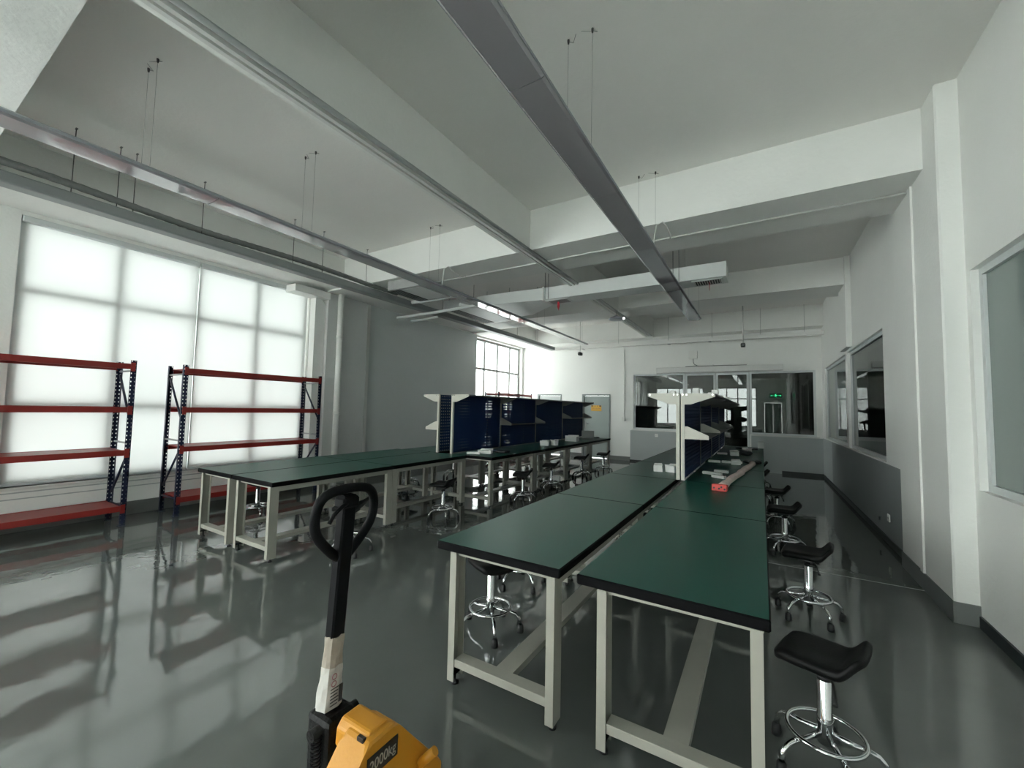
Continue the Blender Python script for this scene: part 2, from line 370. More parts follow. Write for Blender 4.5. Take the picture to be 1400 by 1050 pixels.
window(6, 'x', 1.40, -1.4, 4.30, 0.98, 2.59, [1.45], [], frame='alu_frame', fw=0.05, glass='film_glass')
window(7, 'x', 1.34, 6.60, 9.05, 0.95, 2.58, [], [], frame='alu_frame', fw=0.05, glass='partition_glass')
window(8, 'x', 1.34, 9.22, 12.05, 0.95, 2.58, [], [], frame='alu_frame', fw=0.05, glass='film_glass_pale')
window(9, 'y', YF+0.06, -3.30, -1.86, 0.95, 2.60, [], [], frame='alu_frame', fw=0.05, glass='partition_glass')
window(10, 'y', YF+0.06, -0.27, 1.15, 0.95, 2.60, [], [], frame='alu_frame', fw=0.05, glass='partition_glass')
for n, (x0, x1, lx) in ((3, (-1.85, -1.075, -1.14)), (4, (-1.065, -0.28, -1.00))):
    d = bpy.data.objects.new('door_%d' % n, None); COL.objects.link(d); struct(d)
    f = MB()
    for r in ((x0,x1,0.01,0.09),(x0,x1,2.53,2.59),(x0,x0+0.05,0.09,2.53),(x1-0.05,x1,0.09,2.53)): f.box(r[0], r[1], YF+0.03, YF+0.07, r[2], r[3])
    f.build('door_frame', 'alu_frame', d)
    bx('pane', 'partition_glass', d, x0+0.052, x1-0.052, YF+0.046, YF+0.054, 0.092, 2.528)
    h = MB(); h.tube([(lx, YF-0.02, 0.75), (lx, YF-0.02, 1.25)], 0.016); h.box(lx-0.01, lx+0.01, YF-0.02, YF+0.03, 0.8, 0.82); h.box(lx-0.01, lx+0.01, YF-0.02, YF+0.03, 1.18, 1.2)
    h.build('handle', 'chrome', d)
for n, (x0, x1, z0, z1), m in ((1, DOORS[0], 'door_paint'), (2, DOORS[1], 'door_light')):
    d = bpy.data.objects.new('door_%d' % n, None); COL.objects.link(d); struct(d)
    f = MB()
    for r in ((x0,x0+0.06,0,z1),(x1-0.04,x1,0,z1),(x0+0.06,x1-0.04,z1-0.05,z1)): f.box(r[0], r[1], YF-0.012, YF+0.1, r[2], r[3])
    f.build('door_frame', 'door_frame', d)
    lf = bx('door_leaf', m, d, x0+0.065, x1-0.045, YF+0.02, YF+0.06, 0.01, z1-0.055)
    h = MB(); h.box(x0+0.10, x0+0.14, YF+0.01, YF+0.02, 0.92, 1.12); h.tube([(x0+0.12, YF+0.01, 1.05), (x0+0.12, YF-0.03, 1.05), (x0+0.24, YF-0.03, 1.05)], 0.009)
    h.build('handle', 'galvanised', lf)
    for z in (0.3, 1.0, 1.75): bx('hinge', 'dark_frame', lf, x1-0.05, x1-0.03, YF+0.005, YF+0.02, z, z+0.1)
d = bpy.data.objects.new('door_5', None); COL.objects.link(d); struct(d)
bx('door_leaf', 'door_paint', d, 0.17, 0.62, YB-0.12, YB-0.07, 0.01, 2.18); bx('door_leaf', 'door_paint', d, 0.63, 1.08, YB-0.12, YB-0.07, 0.01, 2.18)
bx('handle', 'galvanised', d, 0.54, 0.58, YB-0.07, YB-0.03, 0.95, 1.15); bx('handle', 'galvanised', d, 0.67, 0.71, YB-0.07, YB-0.03, 0.95, 1.15)

# dim rooms behind the glass partitions
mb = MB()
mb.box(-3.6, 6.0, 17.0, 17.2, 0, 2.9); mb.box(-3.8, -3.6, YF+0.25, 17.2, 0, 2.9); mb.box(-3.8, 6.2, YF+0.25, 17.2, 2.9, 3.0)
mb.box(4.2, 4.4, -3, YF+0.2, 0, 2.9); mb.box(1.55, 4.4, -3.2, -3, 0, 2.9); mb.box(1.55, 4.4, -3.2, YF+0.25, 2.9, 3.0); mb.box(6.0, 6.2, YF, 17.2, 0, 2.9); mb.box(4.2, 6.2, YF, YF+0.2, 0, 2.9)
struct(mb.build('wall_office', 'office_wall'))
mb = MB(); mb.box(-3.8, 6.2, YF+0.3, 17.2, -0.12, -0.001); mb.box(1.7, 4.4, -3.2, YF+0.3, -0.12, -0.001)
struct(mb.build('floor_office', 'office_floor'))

# ------------------------------------------------------------------ roller blinds
for k, (y0, y1, lab) in enumerate(((0.99, 2.72, 'white roller blind on the big window, behind the rack without a wall pillar beside it'),
                                   (2.745, 4.46, 'white roller blind on the big window, half next to the wall pillar'))):
    t = thing('roller_blind', lab, 'blind', (XL-0.05, (y0+y1)/2, 0.52), group='roller blinds on the big window')
    hw = (y1-y0)/2
    me = MB(); nn = 14; rows = []
    for i in range(nn+1):
        y = -hw+2*hw*i/nn
        rows.append([me.bm.verts.new((0.012*math.sin(3.1*y+k)*(1-j/8)+0.004*math.sin(9*y), y, 3.0*j/8)) for j in range(9)])
    for i in range(nn):
        for j in range(8):
            f = me.bm.faces.new((rows[i][j], rows[i+1][j], rows[i+1][j+1], rows[i][j+1])); f.smooth = True
    me.build('fabric', 'blind_fabric', t)
    bx('head_rail', 'alu_frame', t, -0.04, 0.06, -hw, hw, 2.99, 3.06, bev=0.008)
    bx('bottom_bar', 'alu_frame', t, -0.012, 0.014, -hw, hw, -0.012, 0.02, bev=0.003)
    bx('side_guide', 'alu_frame', t, 0.0, 0.02, -hw-0.008, -hw+0.004, 0.0, 2.99)

# ------------------------------------------------------------------ workbenches
bench_cache = {}
def bench_meshes(L):
    L = round(L, 3)
    if L in bench_cache: return bench_cache[L]
    W = 0.755; d = {}
    b = MB().box(0, W, 0, L, 0.705, 0.75); b.bevel(0.006)
    b.bm.faces.ensure_lookup_table(); b.slot('bench_black'); gi = b.slot('bench_green')
    bmesh.ops.recalc_face_normals(b.bm, faces=b.bm.faces)
    for f in b.bm.faces:
        if f.normal.z > 0.95 and f.calc_center_median().z > 0.74: f.material_index = gi
    sl = b.slots; me = b.mesh('tabletop')
    for q in sl: me.materials.append(MATS[q])
    d['top'] = me
    def one(mb, name, m):
        me = mb.mesh(name); me.materials.append(MATS[m]); return me
    lg = MB(); lg.box(0, 0.042, 0, 0.005, 0.03, 0.705); lg.box(0, 0.005, 0.005, 0.085, 0.03, 0.705); lg.box(0.005, 0.042, 0.08, 0.085, 0.03, 0.705)
    d['legL'] = one(lg, 'leg', 'bench_steel')       # channel open towards +x
    lg = MB(); lg.box(0, 0.042, 0, 0.005, 0.03, 0.705); lg.box(0.037, 0.042, 0.005, 0.085, 0.03, 0.705); lg.box(0, 0.037, 0.08, 0.085, 0.03, 0.705)
    d['legR'] = one(lg, 'leg', 'bench_steel')
    ft = MB().lathe([(0.02, 0.0), (0.02, 0.012), (0.007, 0.014), (0.007, 0.07)], 10, (0.021, 0.042, 0)); d['foot'] = one(ft, 'leveling_foot', 'black_plastic')
    bp = MB().box(0.004, 0.04, 0.004, 0.08, 0.06, 0.066); d['plate'] = one(bp, 'foot_plate', 'bench_black')
    cb = MB().box(0, 0.546, 0, 0.075, 0, 0.042); cb.bevel(0.003); d['cross'] = one(cb, 'crossbar', 'bench_steel')
    st = MB().box(-0.05, 0.05, 0.08, L-0.08, 0, 0.035); d['stretch'] = one(st, 'stretcher', 'bench_steel')
    ax = MB().box(0, 0.546, 0, 0.03, 0.688, 0.705); d['apx'] = one(ax, 'apron', 'bench_steel')
    ay = MB().box(0, 0.03, 0.085, L-0.085, 0.655, 0.705); d['apy'] = one(ay, 'apron', 'bench_steel')
    bench_cache[L] = d; return d
def bench(x0, y0, L, label, group):
    d = bench_meshes(L); t = thing('workbench', label, 'workbench', (x0, y0, 0), group=group)
    link('tabletop', d['top'], t)
    fx, fx1 = 0.10, 0.10+0.63
    for yy in (0.0, L-0.085):
        for key, xx in (('legL', fx), ('legR', fx1-0.042)):
            lg = link('leg', d[key], t, (xx, yy, 0)); link('leveling_foot', d['foot'], lg); link('foot_plate', d['plate'], lg)
        link('crossbar', d['cross'], t, (fx+0.042, yy+0.005, 0.105))
        link('apron', d['apx'], t, (fx+0.042, yy+0.02 if yy == 0 else yy+0.035, 0))
    link('stretcher', d['stretch'], t, (fx+0.315, 0, 0.11))
    link('apron', d['apy'], t, (fx+0.005, 0, 0)); link('apron', d['apy'], t, (fx1-0.035, 0, 0))
    return t
ORD = ['first', 'second', 'third', 'fourth', 'fifth', 'sixth']
segR = [1.81, 3.415, 4.885, 6.32, 7.78, 9.24, 10.70]
segL = [2.19, 3.70, 5.195, 6.62, 8.045, 9.47, 10.895]
G = 0.004
for k in range(6):
    bench(-1.572, segR[k], segR[k+1]-segR[k]-G, 'green-topped workbench, aisle line of the row along the right wall, %s from pallet truck' % ORD[k], 'green workbenches')
    bench(-0.735, segR[k], segR[k+1]-segR[k]-G, 'green-topped workbench, wall-side line of the row along the right wall, %s from pallet truck' % ORD[k], 'green workbenches')
    sh = 0.0 if k < 2 else 0.47
    sl = 0.0 if k < 2 else 0.10
    bench(-5.475+sl, segL[k], segL[k+1]-segL[k]-G, 'green-topped workbench, window line of the row near red racks, %s from the racks' % ORD[k], 'green workbenches')
    bench(-4.705+sh, segL[k], segL[k+1]-segL[k]-G, 'green-topped workbench, aisle line of the row near red racks, %s from the racks' % ORD[k], 'green workbenches')

# ------------------------------------------------------------------ pegboard racks standing on the benches
def louvers(L, z0, z1):
    b = MB(); z = z0
    while z < z1:
        b.prism([(0, z), (0.012, z-0.012), (0.012, z-0.016), (0, z-0.006)], 'y', 0.06, L-0.06); z += 0.045
    return b
peg_cache = {}
def pegrack(x, y0, segs, side, low, style, label):
    """side=+1: shelves reach to +x; x = back of post; low = {panel index: shelf height}"""
    t = thing('pegboard_rack', label, 'pegboard rack', (x, y0, 0.7505), group='pegboard racks on the benches')
    s = side
    def B(name, m, p, x0, x1, *r, bev=0): return bx(name, m, p, min(s*x0, s*x1), max(s*x0, s*x1), *r, bev=bev)
    ys = [q-y0 for q in segs]
    for i, y in enumerate(ys):
        yy = min(y, ys[-1]-0.036)
        po = B('post', 'shelf_ivory' if i in (0,) else 'bracket_grey', t, 0, 0.036, yy, yy+0.036, 0, 0.955)
        bk = MB().prism([(s*0.036, 0.955), (s*0.345, 0.955), (s*0.345, 0.92), (s*0.10, 0.832), (s*0.036, 0.832)], 'y', yy+0.002 if i == 0 else yy+0.012, yy+0.006 if i == 0 else yy+0.016)
        bk = bk.build('top_bracket', 'shelf_ivory' if i in (0,) else 'bracket_grey', t)
        sc = MB()
        if i == 0:
            for (dx, dz) in ((0.06, 0.94), (0.32, 0.94), (0.02, 0.94)): sc.tube([(s*dx, yy-0.004, dz), (s*dx, yy+0.003, dz)], 0.007, 8)
            sc.build('screw', 'chrome', bk)
    for i in range(len(ys)-1):
        a, bq = ys[i]+0.037, ys[i+1]-0.001 if i < len(ys)-2 else ys[i+1]-0.037
        pn = B('pegboard_panel', 'pegboard_blue' if style[i] == 'p' else 'panel_blue', t, 0.0245, 0.026, a, bq, 0.012, 0.95)
        if style[i] != 'p':
            lo = {'l': (0.10, 0.88), 'h': (0.10, 0.42)}[style[i]]
            key = (round(bq-a, 3), style[i], s)
            if key not in peg_cache:
                lb = MB(); z = lo[0]
                while z < lo[1]:
                    lb.prism([(s*0.026, z), (s*0.038, z-0.010), (s*0.038, z-0.014), (s*0.026, z-0.008)], 'y', 0.08, bq-a-0.08); z += 0.042
                me = lb.mesh('louver_rows'); me.materials.append(MATS['panel_blue']); peg_cache[key] = me
            lv = link('louver_rows', peg_cache[key], pn, (0, a, 0)); lv['kind'] = 'stuff'
        B('top_shelf', 'bracket_grey', t, 0.037, 0.345, ys[i]+0.017 if i else 0.007, ys[i+1]+0.011 if i < len(ys)-2 else ys[i+1]-0.03, 0.938, 0.952)
    for i, z in low.items():
        a, bq = ys[i]+0.004, ys[i+1]-0.004
        sh = B('lower_shelf', 'bracket_grey', t, 0.04, 0.275, a+0.004, bq-0.004, z, z+0.014)
        for yy in (a, bq-0.004):
            br = MB().prism([(s*0.037, z-0.002), (s*0.28, z-0.002), (s*0.28, z+0.042), (s*0.07, z+0.135), (s*0.037, z+0.135)], 'y', yy-0.002, yy+0.002)
            br.build('shelf_bracket', 'shelf_ivory' if i == 0 else 'bracket_grey', sh)
    return t
pegrack(-0.768, 4.89, segR[2:], +1, {0: 0.455, 1: 0.455, 2: 0.455}, 'llll', 'blue louvred rack with shelves facing the right wall, on benches beside the stools')
pegrack(-0.782, 4.89, segR[2:], -1, {1: 0.40, 3: 0.40}, 'lplp', 'blue pegboard rack facing the aisle, back to back with the louvred rack')
pegrack(-4.300, 5.22, segL[2:], +1, {1: 0.43, 3: 0.52}, 'pphh', 'blue pegboard rack facing the aisle, on benches of the row near red racks')
pegrack(-4.560, 5.22, segL[2:], -1, {0: 0.37, 2: 0.40}, 'pplp', 'blue pegboard rack facing the grey wall panel, on benches near red racks')

# ------------------------------------------------------------------ stools
def make_stool():
    t = thing('stool', 'tmp', 'stool', group='black stools with chrome base')
    # moulded seat: rounded outline, low lip curling up at +x
    b = MB(); n = 20; a, c = 0.168, 0.145
    def P(u, v):
        x = a*u*math.sqrt(1-0.20*v**4); y = c*v*math.sqrt(1-0.36*u**4)
        r = max(0.0, (a*u-0.068)/0.10); r2 = r*r*(3-2*r) if r < 1 else 1.0
        z = 0.072*r2 + 0.25*y*y*(1-r2) - 0.010*math.exp(-(x/0.08)**2-(y/0.07)**2)
        xx = x - 0.012*r2
        z -= 0.03*max(0, (-x-0.11)/0.068)**2
        return xx, y, z
    T = {}; Bm = {}
    for i in range(n+1):
        for j in range(n+1):
            u, v = 2*i/n-1, 2*j/n-1
            x, y, z = P(u, v); e = max(abs(u), abs(v)); rim = 1-max(0, (e-0.8)/0.2)**2*0.55
            T[i,j] = b.bm.verts.new((x, y, z+0.025*rim)); Bm[i,j] = b.bm.verts.new((x*0.99, y*0.99, z-0.025*rim))
    for i in range(n):
        for j in range(n):
            b.bm.faces.new((T[i,j], T[i+1,j], T[i+1,j+1], T[i,j+1])); b.bm.faces.new((Bm[i,j], Bm[i,j+1], Bm[i+1,j+1], Bm[i+1,j]))
    ring = [(i,0) for i in range(n)]+[(n,j) for j in range(n)]+[(i,n) for i in range(n,0,-1)]+[(0,j) for j in range(n,0,-1)]
    for k in range(len(ring)):
        p, q = ring[k], ring[(k+1)%len(ring)]; b.bm.faces.new((T[q], T[p], Bm[p], Bm[q]))
    for f in b.bm.faces: f.smooth = True
    seat = b.build('seat', 'stool_black', t); seat.location.z = 0.455
    mp = MB(); mp.box(-0.07, 0.07, -0.06, 0.06, 0.405, 0.432); mp.bevel(0.006); mp.build('mounting_plate', 'black_plastic', t)
    lv = MB(); lv.tube([(0.02, -0.03, 0.415), (0.05, -0.10, 0.41), (0.065, -0.15, 0.385), (0.07, -0.175, 0.37)], 0.006, 8, rad=[0.005, 0.005, 0.006, 0.010]); lv.build('lever', 'black_plastic', t)
    cl = MB(); cl.lathe([(0.018, 0.30), (0.018, 0.41)], 16); cl.build('gas_lift', 'chrome', t)
    cl = MB(); cl.lathe([(0.030, 0.11), (0.030, 0.22), (0.027, 0.225), (0.027, 0.37), (0.022, 0.378)], 20); col_ = cl.build('column', 'chrome', t)
    cc = MB(); cc.lathe([(0.028, 0.368), (0.028, 0.386), (0.019, 0.388)], 16); cc.build('collar', 'black_plastic', col_)
    rg = MB(); rg.tube([(0.138*math.cos(2*PI*k/40), 0.138*math.sin(2*PI*k/40), 0.150) for k in range(40)], 0.0095, 10, closed=True); rg.build('foot_ring', 'chrome', t)
    lg = MB(); lg.tube([(0.02, 0, 0.150), (0.10, 0, 0.131), (0.14, 0, 0.128), (0.175, 0, 0.116), (0.20, 0, 0.09), (0.208, 0, 0.045)], 0.0115, 10)
    lme = lg.mesh('leg'); lme.materials.append(MATS['chrome'])
    gl = MB(); gl.lathe([(0.021, 0.0), (0.022, 0.012), (0.019, 0.045), (0.012, 0.052)], 12, (0.208, 0, 0)); gme = gl.mesh('glide'); gme.materials.append(MATS['black_plastic'])
    for k in range(5):
        l = link('leg', lme, t, None, 2*PI*k/5+0.35); link('glide', gme, l)
    return t
proto = make_stool(); used = [False]
def stool(x, y, rz, label, tall=0.0):
    t = proto if not used[0] else copy_tree(proto); used[0] = True
    t.location = (x, y, 0); t.rotation_euler.z = rz; t['label'] = label
    return t
for k, (x, y, a) in enumerate(((0.215, 2.28, -0.30), (0.285, 3.87, -0.12), (0.20, 5.46, 0.05), (0.16, 6.66, 0.0), (-0.05, 8.35, 0.1), (-0.06, 9.75, 0.05))):
    stool(x, y, a, 'black lipped stool with chrome ring base beside the right wall, %s from pallet truck' % ORD[k])
for k, (x, y, a) in enumerate(((-1.595, 2.40, 2.6), (-1.79, 3.15, 2.9))):
    stool(x, y, a, ('black stool tucked half under the bench end opposite the pallet truck', 'black stool behind the one tucked under the bench end')[k])
for k, (x, y, a) in enumerate(((-3.62, 2.83, 0.5), (-3.68, 4.33, 0.25), (-3.27, 5.78, 0.45), (-3.36, 7.0, 0.35), (-3.37, 8.55, 0.25), (-3.24, 9.62, 0.3))):
    stool(x, y, a, 'black stool in the aisle at the row near red racks, %s from the racks' % ORD[k])
for k, (x, y, a) in enumerate(((-5.70, 2.98, PI), (-5.62, 4.35, PI-0.3), (-5.60, 5.6, PI+0.2), (-5.60, 6.9, PI), (-5.6, 8.4, PI))):
    stool(x, y, a, 'black stool on the window side of the benches near red racks, %s from the racks' % ORD[k])

# ------------------------------------------------------------------ red and blue storage racks
def storage_rack(x0, x1, y0, y1, label):
    t = thing('storage_rack', label, 'storage rack', ((x0+x1)/2, (y0+y1)/2, 0), group='red and navy storage racks')
    hx, hy = (x1-x0)/2, (y1-y0)/2
    for sx in (-1, 1):
        for sy in (-1, 1):
            u = MB(); xa = sx*hx; ya = sy*hy
            u.box(min(xa, xa-sx*0.003), max(xa, xa-sx*0.003), min(ya, ya-sy*0.055), max(ya, ya-sy*0.055), 0.004, 1.985)
            up = u.build('upright', 'rack_navy', t)
            f = MB(); f.box(min(xa-sx*0.003, xa-sx*0.04), max(xa-sx*0.003, xa-sx*0.04), min(ya, ya-sy*0.003), max(ya, ya-sy*0.003), 0.004, 1.985)
            f.box(min(xa-sx*0.003, xa-sx*0.012), max(xa-sx*0.003, xa-sx*0.012), min(ya-sy*0.052, ya-sy*0.055), max(ya-sy*0.052, ya-sy*0.055), 0.004, 1.985)
            f.build('flange', 'navy_plain', up)
            fp = MB(); fp.box(min(xa+sx*0.008, xa-sx*0.06), max(xa+sx*0.008, xa-sx*0.06), min(ya+sy*0.006, ya-sy*0.06), max(ya+sy*0.006, ya-sy*0.06), 0, 0.005); fp.build('foot_plate', 'navy_plain', up)
    for sy in (-1, 1):
        ya = sy*(hy-0.02)
        for (z0, z1, d) in ((0.35, 0.85, 1), (1.25, 1.82, -1)):
            q = MB(); q.tube([(d*(-hx+0.03), ya, z0), (d*(hx-0.03), ya, z1)], 0.014, 6); q.build('diagonal_brace', 'navy_plain', t)
        for z in (0.22, 0.98, 1.86):
            q = MB(); q.tube([(-hx+0.02, ya, z), (hx-0.02, ya, z)], 0.012, 6); q.build('cross_brace', 'galvanised' if z > 0.5 else 'navy_plain', t)
    for z in (0.225, 0.885, 1.40, 1.925):
        sh = MB().box(-hx+0.012, hx-0.012, -hy+0.058, hy-0.058, z-0.004, z+0.012).build('shelf', 'rack_red', t)
        for sx in (-1, 1):
            b = MB(); b.box(min(sx*hx, sx*(hx-0.028)), max(sx*hx, sx*(hx-0.028)), -hy+0.056, hy-0.056, z-0.05, z+0.016); b.build('beam', 'rack_red', t)
            if z < 0.5 or True:
                for sy in (-1, 1):
                    c = MB(); ya = sy*hy; c.box(min(sx*hx, sx*(hx+0.006)), max(sx*hx, sx*(hx+0.006)), min(ya-sy*0.012, ya-sy*0.056), max(ya-sy*0.012, ya-sy*0.056), z-0.075, z+0.03); c.build('beam_connector', 'rack_red', t)
    return t
storage_rack(-7.03, -6.53, -0.10, 1.90, 'red and navy storage rack in front of the blind, away from wall pillar')
storage_rack(-7.03, -6.53, 2.38, 4.38, 'red and navy storage rack in front of the blind, next to wall pillar')
storage_rack(-6.98, -6.48, 9.95, 11.95, 'red and navy storage rack at the bare window behind the pegboard racks')

# ------------------------------------------------------------------ ceiling services
def linear_lamp(x, y0, y1, zb, wires, label, wd=0.23, slack=0.0):
    t = thing('linear_lamp', label, 'light fixture', (x, (y0+y1)/2, zb), group='hanging linear lamps')
    c = (y0+y1)/2; hl = (y1-y0)/2
    hb = MB(); hb.prism([(-wd/2, 0.012), (wd/2, 0.012), (wd/2, 0.03), (wd/2-0.04, 0.055), (-wd/2+0.04, 0.055), (-wd/2, 0.03)], 'y', -hl, hl); hb.build('housing', 'fixture_grey', t)
    n = max(2, int((y1-y0)/1.22)); 
    for k in range(n):
        a, b_ = -hl+2*hl*k/n, -hl+2*hl*(k+1)/n
        l = MB(); l.prism([(-wd/2+0.004, 0.0115), (-wd/2+0.02, 0.0), (wd/2-0.02, 0.0), (wd/2-0.004, 0.0115)], 'y', a+0.002, b_-0.002); l.build('lens', 'lamp_lens', t)
    for y in wires:
        for dx in (-0.09, 0.09):
            wr = MB(); wr.tube([(dx, y-c, 0.055), (dx, y-c, ZC-zb-0.001)], 0.0011, 5)
            wr = wr.build('suspension_wire', 'wire_grey', t)
            an = MB(); an.lathe([(0.006, -0.03), (0.009, -0.01), (0.009, 0.0)], 8, (dx, y-c, ZC-zb)); an.tube([(dx, y-c, ZC-zb-0.012), (dx+0.03, y-c+0.02, ZC-zb-0.02), (dx+0.07*(1 if dx < 0 else -1), y-c-0.03, ZC-zb-0.012)], 0.0015, 4)
            an.build('anchor', 'wire_dark', wr)
    return t
linear_lamp(-4.05, -3.4, 10.35, 3.23, (-2.0, 1.14, 2.46, 4.41, 7.8, 10.0), 'long hanging lamp with shiny pinkish lens above the benches near red racks')
linear_lamp(-1.06, -3.4, 8.35, 3.23, (-2.0, 2.57, 4.55, 6.6, 8.2), 'long hanging grey lamp above the benches along the right wall')
t = thing('lighting_track', 'slim white trunking track running under the lengthwise ceiling beam', 'lighting track', (-2.66, 4.5, 3.55))
b = MB().box(-0.045, -0.012, -9.5, 7.05, 0.0, 0.035); b.box(0.012, 0.045, -9.5, 7.05, 0, 0.035); b.box(-0.012, 0.012, -9.5, 7.05, 0.022, 0.035); b.build('trunking', 'white_metal', t)
b = MB().tube([(0.085, -9.5, 0.025), (0.085, 7.05, 0.025)], 0.02, 8); b.build('conduit', 'galvanised', t)
for y in (-6, -3, 0.05, 1.08, 3, 4.2, 5.0, 7.0):
    bx('hanger_bracket', 'white_metal', t, -0.05, 0.05, y-0.03, y+0.03, 0.036, 0.05 if (y < 0.2 or 0.9 < y < 1.2 or 4.1 < y < 5.0) else 0.05)
b = MB()
for (y, z) in ((1.1, 0.59-0.0), (5.5, 0.59), (7.0, 0.1)): b.tube([(0.0, y, 0.035), (0.0, y, z-0.04)], 0.004, 5)
b.build('rod', 'wire_dark', t)

t = thing('cable_trunking', 'grey box trunking hung along the window side under the ceiling', 'trunking', (-5.75, 5.0, 3.37))
b = MB().box(-0.085, 0.085, -8.5, 7.0, 0.02, 0.13); b.bevel(0.02, 2); b.build('trunk', 'trunk_grey', t)
for y in (-6.0, -3.93, -3.47, -3.6, -2.84, -1.72, -1.26, -0.45, 1.5, 3.0, 4.6, 5.8):
    b = MB().tube([(0.05, y, 0.13), (0.05, y, ZC-3.37 if not (-0.33 < y < 0.58 or 3.62 < y < 4.45) else 3.6-3.37)], 0.004, 6); q = b.build('threaded_rod', 'wire_dark', t)
    if not (-0.33 < y < 0.58 or 3.62 < y < 4.45):
        b = MB().box(0.038, 0.075, y-0.008, y+0.008, ZC-3.37-0.008, ZC-3.37); b.build('rod_clip', 'wire_grey', q)
hp = [(-5.72+0.02*math.sin(1.7*y), y, 3.568+0.016*math.sin(2.3*y)) for y in [(-3.4+0.05*i) for i in range(174)]]
hose = MB(); hose.tube(hp, 0.036, 10, rad=[0.033+0.004*(i % 2) for i in range(len(hp))]); o = hose.build('insulated_hose', 'hose_grey')
tag(o, 'dark insulated corrugated hose lying over the grey box trunking', 'hose')

# fan coil units with dark louvres
def fan_coil(y0, y1, label):
    t = thing('fan_coil_unit', label, 'air conditioner', (-5.0, (y0+y1)/2, 3.42), group='fan coil units')
    h = (y1-y0)/2
    b = MB().box(-0.36, 0.36, -h, h, 0.004, 0.17); b.bevel(0.01); b.build('casing', 'galvanised', t)
    bx('intake_slot', 'grille_dark', t, -0.345, -0.12, -h+0.05, h-0.05, 0.0, 0.0045)
    for k in range(4): bx('slat', 'galvanised', t, -0.30+0.05*k, -0.297+0.05*k, -h+0.06, h-0.06, -0.006, 0.003)
    bx('access_panel', 'duct_white', t, -0.10, 0.34, -h+0.06, h-0.06, 0.0, 0.0045)
    for sx in (-0.3, 0.3):
        for sy in (-h+0.1, h-0.1):
            MB().tube([(sx, sy, 0.17), (sx, sy, (ZC if y0 > 5.6 else 3.6)-3.42)], 0.004, 5).build('hanger_rod', 'wire_dark', t)
    return t
fan_coil(6.15, 7.65, 'grey ceiling fan coil unit joined to the white air duct')
fan_coil(4.72, 5.50, 'small grey ceiling fan coil unit under the cross beam')
# white air duct
t = thing('air_duct', 'white rectangular air duct hanging across the room with two grilles', 'duct', (-1.8, 6.4, 3.38))
b = MB().box(-1.40, 1.41, -0.15, 0.23, 0, 0.21); b.bevel(0.004); b.build('duct_box', 'duct_white', t)
b = MB(); 
A = [b.bm.verts.new(v) for v in ((-1.40,-0.15,0),(-1.40,0.23,0),(-1.40,0.23,0.21),(-1.40,-0.15,0.21))]; B_ = [b.bm.verts.new(v) for v in ((-2.15,-0.18,0.02),(-2.15,0.85,0.02),(-2.15,0.85,0.22),(-2.15,-0.18,0.22))]
b.bm.faces.new(A); b.bm.faces.new(B_[::-1])
for i in range(4): b.bm.faces.new((A[i], B_[i], B_[(i+1)%4], A[(i+1)%4]))
b.build('transition', 'duct_white', t)
b = MB().box(-2.80, -2.15, -0.18, 0.85, 0.02, 0.22); b.build('plenum', 'duct_white', t)
bx('flange', 'white_metal', t, -1.42, -1.385, -0.165, 0.245, -0.015, 0.225)
for gx in (-1.18, 1.16):
    g = bx('grille', 'duct_white', t, gx-0.2, gx+0.2, -0.10, 0.16, -0.012, 0.0)
    bx('grille_core', 'grille_dark', g, gx-0.17, gx+0.17, -0.07, 0.13, -0.0135, -0.0118)
    for k in range(11): bx('slat', 'white_metal', g, gx-0.165+0.032*k, gx-0.158+0.032*k, -0.07, 0.13, -0.020, -0.0133)
for rx in (-1.36, -1.30, 0.72, 0.80): MB().tube([(rx, -0.17, 0.0), (rx, -0.17, ZC-3.38)], 0.004, 5).build('hanger_rod', 'wire_dark', t)
for (x, y, lab, ln) in ((-3.0, 6.40, 'red ribbon hanging from the duct grille next to the fan coil unit', 0.16), (-0.62, 6.40, 'thin red ribbon hanging from the grille at the duct end', 0.13)):
    b = MB(); b.prism([(0, 0), (0.03 if ln > 0.14 else 0.008, 0), (0.04 if ln > 0.14 else 0.008, -ln*0.5), (0.022 if ln > 0.14 else 0.006, -ln), (0.008 if ln > 0.14 else 0.0, -ln*0.8), (-0.008 if ln > 0.14 else 0, -ln*0.55)], 'y', 0, 0.004)
    o = b.build('ribbon', 'ribbon_red'); o.location = (x, y, 3.361); tag(o, lab, 'ribbon')
# white insulated pipes near the fan coil
for k, (a, b_, r, lab) in enumerate((((-6.5, 6.02, 3.34), (-4.45, 5.98, 3.36), 0.028, 'long white insulated pipe crossing below the grey box trunking'), ((-5.6, 5.535, 3.45), (-4.4, 5.535, 3.46), 0.034, 'thick white insulated pipe stub beside the fan coil unit'),
                                ((-6.5, 6.42, 3.345), (-5.72, 6.38, 3.358), 0.026, 'short white insulated pipe end sticking out past the trunking'))):
    b = MB(); b.tube([a, ((a[0]+b_[0])/2, (a[1]+b_[1])/2, (a[2]+b_[2])/2-0.01), b_], r, 12); o = b.build('insulated_pipe', 'duct_white'); tag(o, lab, 'pipe')
    if k == 0: pipe0 = o
    
b = MB(); b.tube([(-4.75, 5.9, 3.40), (-4.72, 6.05, 3.40), (-4.62, 6.1, 3.38), (-4.35, 6.08, 3.385)], 0.03, 10); b.build('elbow', 'duct_white', pipe0)
